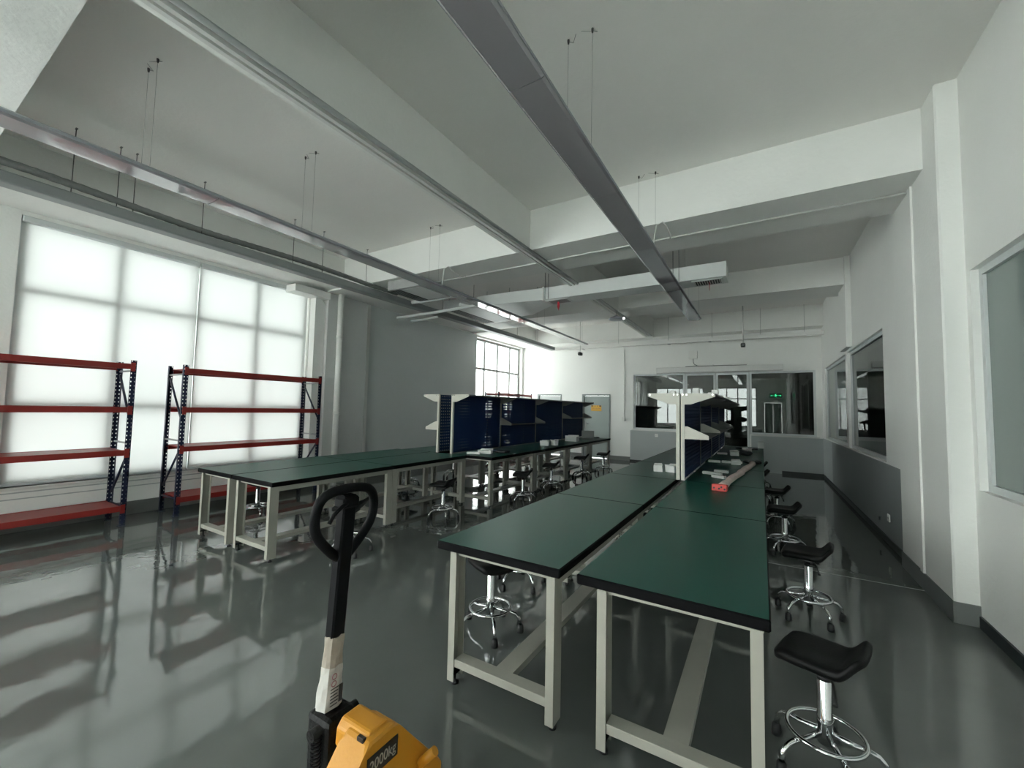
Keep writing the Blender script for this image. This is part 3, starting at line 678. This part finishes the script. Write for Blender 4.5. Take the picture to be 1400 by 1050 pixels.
# thin white conduit under the cross beam
b = MB(); b.tube([(-5.2, 5.13, 3.586), (1.19, 5.08, 3.586)], 0.011, 8); o = b.build('beam_conduit', 'white_metal'); tag(o, 'thin white conduit running along the underside of the cross beam', 'conduit')
for (x, lab) in ((-0.93, 'looped white cable from the lamp above the right wall row to the beam'), (-3.98, 'looped white cable from the pinkish lamp to the beam')):
    b = MB(); b.tube([(x-0.08, 4.60, 3.30), (x-0.04, 4.60, 3.55), (x+0.02, 4.62, 3.59), (x+0.07, 4.66, 3.52), (x+0.06, 4.9, 3.50), (x+0.02, 5.05, 3.565)], 0.008, 8)
    o = b.build('loop_cable', 'white_metal'); tag(o, lab, 'cable')
# cross tray in front of the far wall
t = thing('cable_tray', 'white cable tray crossing in front of the far wall', 'cable tray', (-2.2, 11.95, 3.38))
b = MB().box(-3.45, 3.47, -0.06, 0.06, 0, 0.09); b.bevel(0.004); b.build('tray', 'socket_white', t)
for x in (-2.6, -1.4, 0.0, 1.1, 2.2, 3.1): MB().tube([(x, 0, 0.09), (x, 0, ZC-3.38 if x != 9 else 0.2)], 0.005, 5).build('threaded_rod', 'galvanised', t)
for x in (-2.5, 0.02, 1.05): bx('clamp', 'galvanised', t, x-0.03, x+0.03, -0.07, 0.07, -0.014, 0.0)
# CCTV cameras on poles
for (x, lab) in ((-4.62, 'small black security camera on a white drop pole above the steel doors'), (-0.37, 'small black security camera on a white drop pole above the glass doors')):
    t = thing('security_camera', lab, 'camera', (x, 11.5, ZC))
    MB().tube([(0, 0, 0), (0, 0, -0.93)], 0.016, 8).build('pole', 'white_metal', t)
    b = MB().box(-0.05, 0.05, -0.09, 0.07, -1.02, -0.93); b.bevel(0.015); bd = b.build('camera_body', 'black_plastic', t)
    MB().tube([(0, -0.088, -0.975), (0, -0.1, -0.975)], 0.03, 12).build('lens', 'dark_frame', bd)
# dome lamp at the track
t = thing('emergency_lamp', 'small round grey lamp with a bright spot hung at the slim track', 'lamp', (-2.55, 8.3, 3.36))
MB().lathe([(0.03, 0.10), (0.05, 0.09), (0.14, 0.05), (0.16, 0.03), (0.15, 0.015), (0.05, 0.01)], 20).build('shade', 'fixture_grey', t)
MB().tube([(0, 0, 0.10), (0, 0, 0.188)], 0.008, 6).build('stem', 'galvanised', t)
b = MB().lathe([(0.004, -0.028), (0.02, -0.018), (0.024, 0.0), (0.018, 0.012)], 12, (0.16, -0.02, 0.03)); b.build('bulb', 'lamp_dot', t)

# ------------------------------------------------------------------ wall fittings
t = thing('automatic_door_operator', 'long white sliding door operator box above the glass doors', 'door operator', (-1.07, YF-0.06, 2.61))
b = MB().box(-1.55, 1.55, -0.06, 0.058, 0, 0.155); b.bevel(0.008); b.build('cover', 'white_metal', t)
b = MB().tube([(-0.75, -0.05, 0.162), (-0.2, -0.055, 0.166), (0.4, -0.05, 0.163), (0.75, -0.05, 0.162)], 0.008, 6); b.build('cable', 'black_plastic', t)
b = MB().lathe([(0.02, 0), (0.035, 0.02), (0.025, 0.04)], 12, (-0.06, -0.03, 0.155)); b.build('sensor', 'socket_white', t)
t = thing('junction_box', 'small white junction box on the wall above the sliding door operator', 'junction box', (-1.63, YF-0.02, 3.0))
b = MB().box(-0.11, 0.11, -0.03, 0.018, 0, 0.22); b.bevel(0.006); b.build('cover', 'socket_white', t)
MB().tube([(0, 0, 0.0), (0, 0, -0.1), (0.03, 0, -0.16), (0.1, 0, -0.2)], 0.008, 6).build('cable', 'wire_dark', t)
t = thing('wall_conduit', 'white conduit dropping down the far wall to a socket beside the steel door', 'conduit', (-3.59, YF-0.015, 1.24))
MB().box(-0.018, 0.018, -0.012, 0.013, 0.06, 2.14).build('channel', 'socket_white', t)
b = MB().box(-0.045, 0.045, -0.03, 0.013, -0.045, 0.06); b.bevel(0.006); b.build('socket', 'socket_white', t)
for (x, y, z, ax, lab) in ((1.258, 6.50, 0.31, 'x', 'white wall socket low on the right wall panel'), (-2.62, YF-0.062, 0.80, 'y', 'white wall socket on the grey panel below the far glass')):
    t = thing('wall_socket', lab, 'socket', (x, y, z))
    b = MB(); b.box(*((-0.006, 0.006, -0.043, 0.043, -0.043, 0.043) if ax == 'x' else (-0.043, 0.043, -0.006, 0.006, -0.043, 0.043))); b.bevel(0.003); pl = b.build('plate', 'socket_white', t)
    for d in (-0.012, 0.012): bx('slot', 'grille_dark', pl, *((-0.0075, -0.0055, d-0.002, d+0.002, -0.01, 0.01) if ax == 'x' else (d-0.002, d+0.002, -0.0075, -0.0055, -0.01, 0.01)))
o = bx('cable_stub', 'wire_dark', None, 1.250, 1.2645, 6.93, 6.95, 0.19, 0.235); tag(o, 'small dark cable stub poking from the right wall panel', 'cable')
# electrical boxes in the window reveal beside the rack
for (z, lab) in ((1.72, 'upper small beige switch box beside the blind at the wall pillar'), (1.52, 'lower small beige switch box beside the blind at the wall pillar')):
    t = thing('switch_box', lab, 'switch box', (XL+0.002, 4.60, z))
    b = MB().box(0, 0.035, -0.06, 0.06, -0.06, 0.06); b.bevel(0.006); b.build('box', 'socket_white', t); bx('switch', 'cardboard_wrap', t, 0.034, 0.04, -0.03, 0.03, -0.03, 0.03)
# curved white casing between window and pillar
cs = [(4.49, 0.5), (4.69, 0.5), (4.69, 3.30)]+[(4.69-0.13*(1-math.cos(q*PI/12)), 3.30+0.16*math.sin(q*PI/12)) for q in range(1, 7)]+[(4.49, 3.46)]
struct(MB().prism(cs, 'x', XL-0.001, XL+0.16).build('trim_1', 'white_wall'))
struct(bx('trim_2', 'white_wall', None, XL, -6.86, 4.02, 4.70, 3.46, 3.58))
# drain pipe on the pillar
t = thing('drain_pipe', 'tall white drain pipe with clips in front of the wall pillar', 'pipe', (-6.85, 4.92, 0))
MB().tube([(0, 0, 0.0), (0, 0, 3.63)], 0.055, 16).build('pipe', 'white_wall', t)
for z in (1.35, 2.75): MB().tube([(-0.078, 0, z), (0.0, 0, z)], 0.012, 6).build('clip', 'white_wall', t)
for z in (1.3, 2.75): MB().lathe([(0.056, 0), (0.062, 0.005), (0.062, 0.06), (0.056, 0.065)], 16, (0, 0, z)).build('coupling', 'white_wall', t)
# notice on the steel door
t = thing('door_notice', 'small yellow notice with dark corners on the grey-green steel door', 'sign', (-4.47, YF+0.018, 1.56))
bx('sheet', 'sign_yellow', t, -0.17, 0.17, -0.003, 0.0, -0.09, 0.09)
for (x0, x1, z0, z1) in ((-0.16, -0.11, 0.05, 0.085), (0.10, 0.155, 0.05, 0.085), (-0.05, -0.03, 0.055, 0.08), (0.03, 0.045, 0.055, 0.08)): bx('mark', 'print_dark', t, x0, x1, -0.0036, -0.003, z0, z1)
for (x0, x1, z0, z1) in ((-0.13, -0.06, -0.03, 0.03), (-0.03, 0.04, -0.04, 0.03), (0.07, 0.13, -0.03, 0.03)): bx('mark', 'print_red', t, x0, x1, -0.0036, -0.003, z0+0.02, z0+0.028); 
# exit sign above the entrance (seen as a reflection in the partition)
t = thing('exit_sign', 'glowing green exit sign with running figure and arrows, above the entrance doors', 'exit sign', (0.78, YB+0.025, 2.66)); t.scale = (1.7, 1.7, 1.7)
bx('sign_case', 'sign_case_dark', t, -0.20, 0.20, -0.015, 0.012, -0.08, 0.08)
f = MB()
f.lathe([(0.006, 0), (0.016, 0.008), (0.016, 0.02), (0.006, 0.028)], 10, (0.0, 0.016, 0.03))
f.tube([(0.0, 0.016, 0.03), (-0.01, 0.016, -0.01)], 0.012, 6); f.tube([(-0.01, 0.016, -0.01), (0.025, 0.016, -0.03), (0.02, 0.016, -0.06)], 0.007, 6); f.tube([(-0.01, 0.016, -0.01), (-0.03, 0.016, -0.04), (-0.055, 0.016, -0.04)], 0.007, 6)
f.tube([(0.0, 0.016, 0.02), (0.03, 0.016, 0.005), (0.045, 0.016, 0.02)], 0.005, 6); f.tube([(0.0, 0.016, 0.02), (-0.035, 0.016, 0.015), (-0.04, 0.016, -0.005)], 0.005, 6)
f.build('running_figure', 'exit_white', t)
for s in (-1, 1):
    f = MB().prism([(s*0.08, -0.006), (s*0.14, -0.006), (s*0.14, -0.018), (s*0.17, 0.0), (s*0.14, 0.018), (s*0.14, 0.006), (s*0.08, 0.006)], 'y', 0.012, 0.017); f.build('arrow', 'exit_white', t)

# ------------------------------------------------------------------ things on the benches
ZT = 0.7505
def power_strip(x, y, rz, n, label, cable=True):
    t = thing('power_strip', label, 'power strip', (x, y, ZT), rz, group='power strips and plug boxes on benches')
    L = 0.055*n
    b = MB().box(-L/2, L/2, -0.026, 0.026, 0.0, 0.034); b.bevel(0.006); bd = b.build('body', 'socket_white', t)
    for k in range(n):
        for d in (-0.008, 0.008): bx('slot', 'grille_dark', bd, -L/2+0.055*(k+0.5)+d-0.0015, -L/2+0.055*(k+0.5)+d+0.0015, -0.008, 0.008, 0.0338, 0.0346)
    bx('switch', 'rack_red', bd, L/2-0.02, L/2-0.008, -0.008, 0.008, 0.0338, 0.037)
    if cable:
        pts = [(L/2, 0, 0.012)]+[(L/2+0.02+0.05*math.sin(q*0.9)+0.012*q/3, 0.045*math.cos(q*0.9)-0.03, 0.008+0.004*q/6) for q in range(10)]
        MB().tube(pts, 0.0045, 6).build('cable', 'socket_white', t)
        b = MB().box(-0.02, 0.02, -0.014, 0.014, 0, 0.03); b.bevel(0.005); o = b.build('plug', 'socket_white', t); o.location = (L/2+0.10, 0.05, 0.0)
    return t
def white_carton(x, y, rz, sx, sy, sz, label, m='box_white'):
    t = thing('small_carton', label, 'carton', (x, y, ZT), rz, group='small white cartons on benches')
    b = MB().box(-sx/2, sx/2, -sy/2, sy/2, 0, sz)
    for v in b.bm.verts: v.co += Vector((random.uniform(-1,1), random.uniform(-1,1), 0 if v.co.z < 0.01 else random.uniform(-1,1)))*0.006
    b.build('box', m, t)
    for s in (-1, 1):
        f = MB(); vs = [f.bm.verts.new(c) for c in ((-sx/2, s*sy/2*0.95, sz*0.985), (sx/2, s*sy/2*0.95, sz*0.985), (sx/2*0.9, s*(sy/2+0.03), sz+0.018), (-sx/2*0.9, s*(sy/2+0.03), sz+0.014))]
        f.bm.faces.new(vs); r = bmesh.ops.extrude_face_region(f.bm, geom=list(f.bm.faces))
        for v in [g for g in r['geom'] if isinstance(g, bmesh.types.BMVert)]: v.co.z += 0.003
        f.build('flap', m, t)
    return t
def bag(x, y, rz, sx, sy, sz, label, m='bag_black'):
    b = MB(); bmesh.ops.create_icosphere(b.bm, subdivisions=3, radius=1.0)
    for v in b.bm.verts:
        q = v.co.copy(); k = 1+0.22*math.sin(5*q.x+3*q.y)*math.cos(4*q.y+2*q.z)
        v.co = Vector((q.x*sx/2*k, q.y*sy/2*k, max(0.0, (q.z*0.5+0.42)*sz*k)))
    for f in b.bm.faces: f.smooth = True
    o = b.build('plastic_bag', m); o.location = (x, y, ZT); o.rotation_euler.z = rz
    return tag(o, label, 'bag')
white_carton(-1.12, 5.42, 0.2, 0.10, 0.08, 0.075, 'open white carton on aisle bench beside the louvred rack post, fuller one')
white_carton(-0.97, 5.47, -0.3, 0.12, 0.09, 0.075, 'open white carton on aisle bench, tucked against the rack post')
white_carton(-1.06, 7.05, 0.4, 0.16, 0.12, 0.04, 'flat white carton further down the aisle bench behind the rack post')
power_strip(-0.52, 5.56, -0.25, 4, 'white power strip beside the pink foam roll, nearer the blue panel', cable=False)
power_strip(-0.43, 5.32, -0.55, 3, 'short white power strip touching the pink foam roll', cable=False)
power_strip(-0.44, 5.82, -0.15, 3, 'white power strip behind the other two beside the pink foam roll', cable=False)
# foam-wrapped roll with a red end cap
t = thing('wrapped_bundle', 'long bundle wrapped in pinkish film with red foam end, lying across the bench', 'bundle', (-0.355, 4.45, ZT), -0.10)
pts = [(0.006*math.sin(i*1.3), 0.06+0.18*i, 0.033) for i in range(14)]
b = MB(); b.tube(pts, 0.033, 12, rad=[0.032+0.004*math.sin(2.1*i)+0.003*(i % 2) for i in range(14)])
for v in b.bm.verts: v.co.z = max(0.0, v.co.z); v.co.x *= 1.1
b.build('film_wrap', 'foam_pink', t)
b = MB().box(-0.066, 0.066, -0.02, 0.06, 0.0, 0.062); b.bevel(0.006)
for v in b.bm.verts: v.co.z = max(0, v.co.z+random.uniform(-0.003, 0.003))
ec = b.build('end_cap', 'foam_red', t)
for (x, z) in ((-0.045, 0.03), (0.0, 0.026), (0.02, 0.042), (0.048, 0.024)): MB().tube([(x, -0.0245, z), (x, -0.019, z)], 0.009, 8).build('hole', 'print_dark', ec)
for k, (x, y, r, n) in enumerate(((-0.62, 6.95, 0.1, 3), (-0.44, 7.0, -0.05, 3), (-0.31, 7.03, 0.1, 2))):
    power_strip(x, y, r, n, ('white power strip at the panel end of the line past the foam roll', 'white power strip in the middle of the line past the foam roll', 'short white power strip next to the black bag past the foam roll')[k], cable=False)
white_carton(-0.33, 6.86, 0.1, 0.12, 0.07, 0.055, 'small white carton in front of the black bag past the foam roll')
bag(-0.12, 7.14, 0.3, 0.24, 0.2, 0.06, 'crumpled black bag on the wall-side bench past the foam roll')
power_strip(-0.62, 8.38, 0.1, 3, 'white power strip against the panel on the fifth wall-side bench', cable=False)
white_carton(-0.42, 8.30, 0.2, 0.14, 0.10, 0.07, 'white carton on the fifth wall-side bench beside a dark bag')
bag(-0.26, 8.50, 0.8, 0.2, 0.24, 0.09, 'dark crumpled bag on the fifth wall-side bench', 'bag_black')
white_carton(-0.24, 8.80, 0.5, 0.12, 0.10, 0.09, 'white carton standing behind the dark bag on the wall-side benches')
bag(-0.25, 9.80, 0.1, 0.40, 0.25, 0.05, 'flat dark plastic sheet bundle on the last wall-side bench')
white_carton(-0.02, 10.45, 0.0, 0.12, 0.10, 0.12, 'small white carton at the far corner of the last wall-side bench')
# on the row near the racks
power_strip(-3.98, 5.40, 0.35, 4, 'white power strip on the aisle bench before the first pegboard panel', cable=False)
white_carton(-3.90, 5.62, 0.3, 0.22, 0.14, 0.05, 'flat white carton on the aisle bench before the first pegboard panel')
bag(-3.72, 5.86, 0.6, 0.28, 0.16, 0.05, 'dark crumpled sheet on the aisle bench before the first pegboard panel')
white_carton(-3.82, 7.62, 0.2, 0.16, 0.12, 0.09, 'white carton under the lower shelf of the second pegboard panel')
white_carton(-3.70, 7.84, -0.2, 0.12, 0.10, 0.10, 'smaller white carton beside another below the second pegboard shelf')
white_carton(-3.86, 9.15, 0.1, 0.28, 0.20, 0.12, 'larger pale carton on the aisle bench below the last pegboard panel')
t = thing('laptop', 'grey open laptop on the aisle bench at the end of the pegboards', 'laptop', (-3.80, 10.05, ZT), 0.4)
b = MB().box(-0.16, 0.16, -0.11, 0.11, 0, 0.016); b.bevel(0.004); b.build('keyboard_base', 'laptop_grey', t)
b = MB(); vs = MB().prism([(0.11, 0.016), (0.118, 0.016), (0.19, 0.21), (0.182, 0.21)], 'x', -0.16, 0.16); vs.build('screen', 'laptop_grey', t)
bag(-3.82, 10.55, 0.2, 0.30, 0.18, 0.04, 'flat black bundle on the last aisle bench beside the laptop')
# small white blocks on the louvred rack's top shelf
ZS = 0.7505+0.953
for k, (x, y) in enumerate(((-0.94, 5.4), (-0.66, 5.3), (-0.56, 5.9), (-0.52, 6.8), (-0.48, 7.7), (-0.45, 5.2))):
    b = MB().box(-0.035, 0.035, -0.035, 0.035, 0, 0.055 if k != 1 else 0.08); b.bevel(0.006); t = b.build('socket_block', 'socket_white'); t.location = (x, y, ZS)
    tag(t, ('white socket block on the aisle rack top shelf, behind the ivory post', 'tall white socket block on the louvred rack, against the panel', 'white socket block on the louvred rack, third along from the ivory post', 'white socket block on the louvred rack, fourth along from the ivory post', 'white socket block on the louvred rack, last along from the ivory post', 'white socket block at the outer front corner of the louvred rack')[k], 'socket block', 'socket blocks on the top shelves')

# ------------------------------------------------------------------ pallet truck
t = thing('pallet_truck', 'yellow hand pallet truck with black loop handle, marked 2000kg', 'pallet truck', (-1.29, 0.975, 0))
# fork carriage: trapezoid body, thickness along x
b = MB(); b.prism([(-0.075, 0.435), (-0.05, 0.462), (0.05, 0.462), (0.075, 0.435), (0.30, 0.17), (0.30, 0.07), (-0.30, 0.07), (-0.30, 0.17)], 'x', 0.13, 0.245)
b.bevel(0.014, 2); fr = b.build('fork_carriage', 'jack_yellow', t)
b = MB(); b.prism([(-0.06, 0.39), (-0.056, 0.446), (-0.034, 0.470), (0.034, 0.470), (0.056, 0.446), (0.06, 0.39)], 'x', 0.085, 0.225); b.bevel(0.008, 2); b.build('ridge_cap', 'jack_yellow', fr)
for yy in (-0.19, 0.19):
    b = MB().box(0.23, 1.38, yy-0.08, yy+0.08, 0.045, 0.095); b.bevel(0.012); b.build('fork', 'jack_yellow', t)
    MB().tube([(1.2, yy-0.03, 0.038), (1.2, yy+0.03, 0.038)], 0.038, 16).build('load_wheel', 'black_plastic', t)
# 2000kg plate on the fork side of the carriage
st = MB().box(-0.0012, 0.0012, -0.062, 0.062, -0.032, 0.032).build('capacity_plate', 'sticker_black', fr)
st.location = (0.2465, 0.0, 0.385); st.rotation_euler.x = math.radians(0)
cu_ = bpy.data.curves.new('capacity_text', 'FONT'); cu_.body = '2000kg'; cu_.size = 0.046; cu_.align_x = 'CENTER'; cu_.align_y = 'CENTER'; cu_.extrude = 0.0004
tmp = bpy.data.objects.new('tmp_text', cu_); COL.objects.link(tmp)
dg = bpy.context.evaluated_depsgraph_get(); me = bpy.data.meshes.new_from_object(tmp.evaluated_get(dg)); bpy.data.objects.remove(tmp); me.materials.clear(); me.materials.append(MATS['sticker_grey'])
tx = link('capacity_text', me, fr); tx.matrix_local = Matrix(((0, 0, 1, 0.2481), (0.80, 0, 0, 0.0), (0, 1.0, 0, 0.385), (0, 0, 0, 1)))
b = MB(); b.tube([(0.25, 0.17, 0.25), (0.30, 0.19, 0.30)], 0.016, 10); b.build('push_rod', 'jack_yellow', fr)
b = MB().box(0.19, 0.222, -0.060, -0.045, 0.444, 0.464); b.bevel(0.003); b.build('paint_chip', 'chipped_paint', fr)
# pump and steering
b = MB(); b.lathe([(0.05, 0.10), (0.085, 0.12), (0.085, 0.20), (0.06, 0.24), (0.06, 0.34), (0.045, 0.36), (0.045, 0.42), (0.03, 0.44)], 18, (-0.01, 0, 0)); b.build('pump', 'greasy_black', t)
b = MB().box(-0.075, 0.05, -0.058, 0.058, 0.22, 0.44); b.bevel(0.02, 2); b.build('handle_yoke', 'greasy_black', t)
b = MB()
for k in range(9): b.tube([(0.01+0.016*math.cos(q*PI/4), -0.074+0.015*math.sin(q*PI/4), 0.30+0.012*k) for q in range(8)], 0.003, 5, closed=True)
b.build('spring', 'jack_black', t)
MB().tube([(0.0, -0.09, 0.40), (0.0, 0.09, 0.40)], 0.02, 12).build('pivot_pin', 'greasy_black', t)
for yy in (-0.06, 0.06): MB().tube([(-0.01, yy-0.025, 0.09), (-0.01, yy+0.025, 0.09)], 0.09, 20).build('steer_wheel', 'black_plastic', t)
b = MB(); b.tube([(-0.01, -0.08, 0.09), (-0.01, 0.08, 0.09)], 0.02, 10); b.build('axle', 'jack_black', t)
# pole (leans a little) and its torn wrapping
lean = lambda z: -0.035+(z-0.44)*0.075
def pole_sec(z0, z1, hw, hd):
    q = MB(); A = [q.bm.verts.new((lean(z0)+dx*hd, dy*hw, z0)) for dx, dy in ((-1,-1),(1,-1),(1,1),(-1,1))]; B2 = [q.bm.verts.new((lean(z1)+dx*hd, dy*hw, z1)) for dx, dy in ((-1,-1),(1,-1),(1,1),(-1,1))]
    q.bm.faces.new(A); q.bm.faces.new(B2[::-1])
    for i in range(4): q.bm.faces.new((A[i], B2[i], B2[(i+1)%4], A[(i+1)%4]))
    return q.bevel(0.006)
pole_sec(0.40, 1.18, 0.026, 0.020).build('pole', 'jack_black', t)
def wrap(z0, z1, h0, h1, m, name, nn=8, jag=0.0):
    q = MB(); rings = []
    for i in range(nn+1):
        z = z0+(z1-z0)*i/nn; h = h0+(h1-h0)*i/nn; r = []
        for k in range(12):
            a = 2*PI*k/12+PI/12; c, s_ = math.cos(a), math.sin(a); e = (abs(c)**4+abs(s_)**4)**-0.25
            jz = jag*math.sin(5*k+1.0) if i in (0, nn) else 0
            wob = 1+0.05*math.sin(7*z*9+3*k)
            r.append(q.bm.verts.new((lean(z)+c*e*h*0.85*wob, s_*e*h*wob, z+jz)))
        rings.append(r)
    for A, B3 in zip(rings, rings[1:]):
        for k in range(12): q.bm.faces.new((A[k], A[(k+1)%12], B3[(k+1)%12], B3[k]))
    q.bm.faces.new(rings[0][::-1]); q.bm.faces.new(rings[-1])
    return q.build(name, m, t)
wrap(0.575, 0.685, 0.030, 0.029, 'cardboard_wrap', 'cardboard_sleeve', 6, 0.006)
wp = wrap(0.435, 0.58, 0.041, 0.031, 'paper_white', 'paper_wrap', 8, 0.004)
def on_wrap(z0, z1, u0, u1, m, name):     # print on the side of the paper wrap that faces the benches (+x)
    q = MB(); q.box(0, 0.0012, u0, u1, -(z1-z0)/2, (z1-z0)/2); o = q.build(name, m, wp); zc = (z0+z1)/2
    o.location = (lean(zc)+0.037-(zc-0.435)*0.06, 0, zc); o.rotation_euler.y = math.radians(2)
for k in range(6): on_wrap(0.455+0.011*k, 0.458+0.011*k, -0.022, 0.006+0.002*(k % 3), 'print_dark', 'printed_line')
on_wrap(0.455, 0.515, 0.012, 0.027, 'print_dark', 'printed_block')
for z in (0.53, 0.555): 
    q = MB(); q.tube([(0, 0.009*math.cos(2*PI*k/14), 0.009*math.sin(2*PI*k/14)) for k in range(14)], 0.0016, 5, closed=True); o = q.build('printed_symbol', 'print_red', wp); o.location = (lean(z)+0.0345, -0.012, z)
pole_sec(0.68, 1.18, 0.0275, 0.0215).build('pole_sleeve', 'jack_black', t)
# loop handle in the y-z plane
zc = 1.075
lp = [(0.0, 0.965), (-0.045, 1.0), (-0.105, 1.065), (-0.120, 1.105), (-0.122, 1.15), (-0.108, 1.195), (-0.07, 1.216), (0.0, 1.222), (0.07, 1.216), (0.108, 1.195), (0.122, 1.15), (0.120, 1.105), (0.105, 1.065), (0.045, 1.0)]
def smooth(P, it=2):
    for _ in range(it):
        Q = []
        for i in range(len(P)):
            a, b_ = P[i], P[(i+1)%len(P)]
            Q += [(0.75*a[0]+0.25*b_[0], 0.75*a[1]+0.25*b_[1]), (0.25*a[0]+0.75*b_[0], 0.25*a[1]+0.75*b_[1])]
        P = Q
    return P
MB().tube([(lean(z), y, z) for y, z in smooth([(a_, b_-0.018) for a_, b_ in lp], 2)], 0.0168, 12, closed=True).build('loop_handle', 'jack_black', t)
b = MB(); b.tube([(lean(1.15)+0.02, -0.005, 1.155), (lean(1.15)+0.03, -0.04, 1.15), (lean(1.15)+0.03, -0.075, 1.125), (lean(1.15)+0.03, -0.09, 1.10)], 0.007, 8); b.build('control_lever', 'jack_black', t)
b = MB().box(lean(1.15)-0.03, lean(1.15)+0.03, -0.034, 0.034, 1.135, 1.175); b.bevel(0.008); b.build('lever_housing', 'jack_black', t)
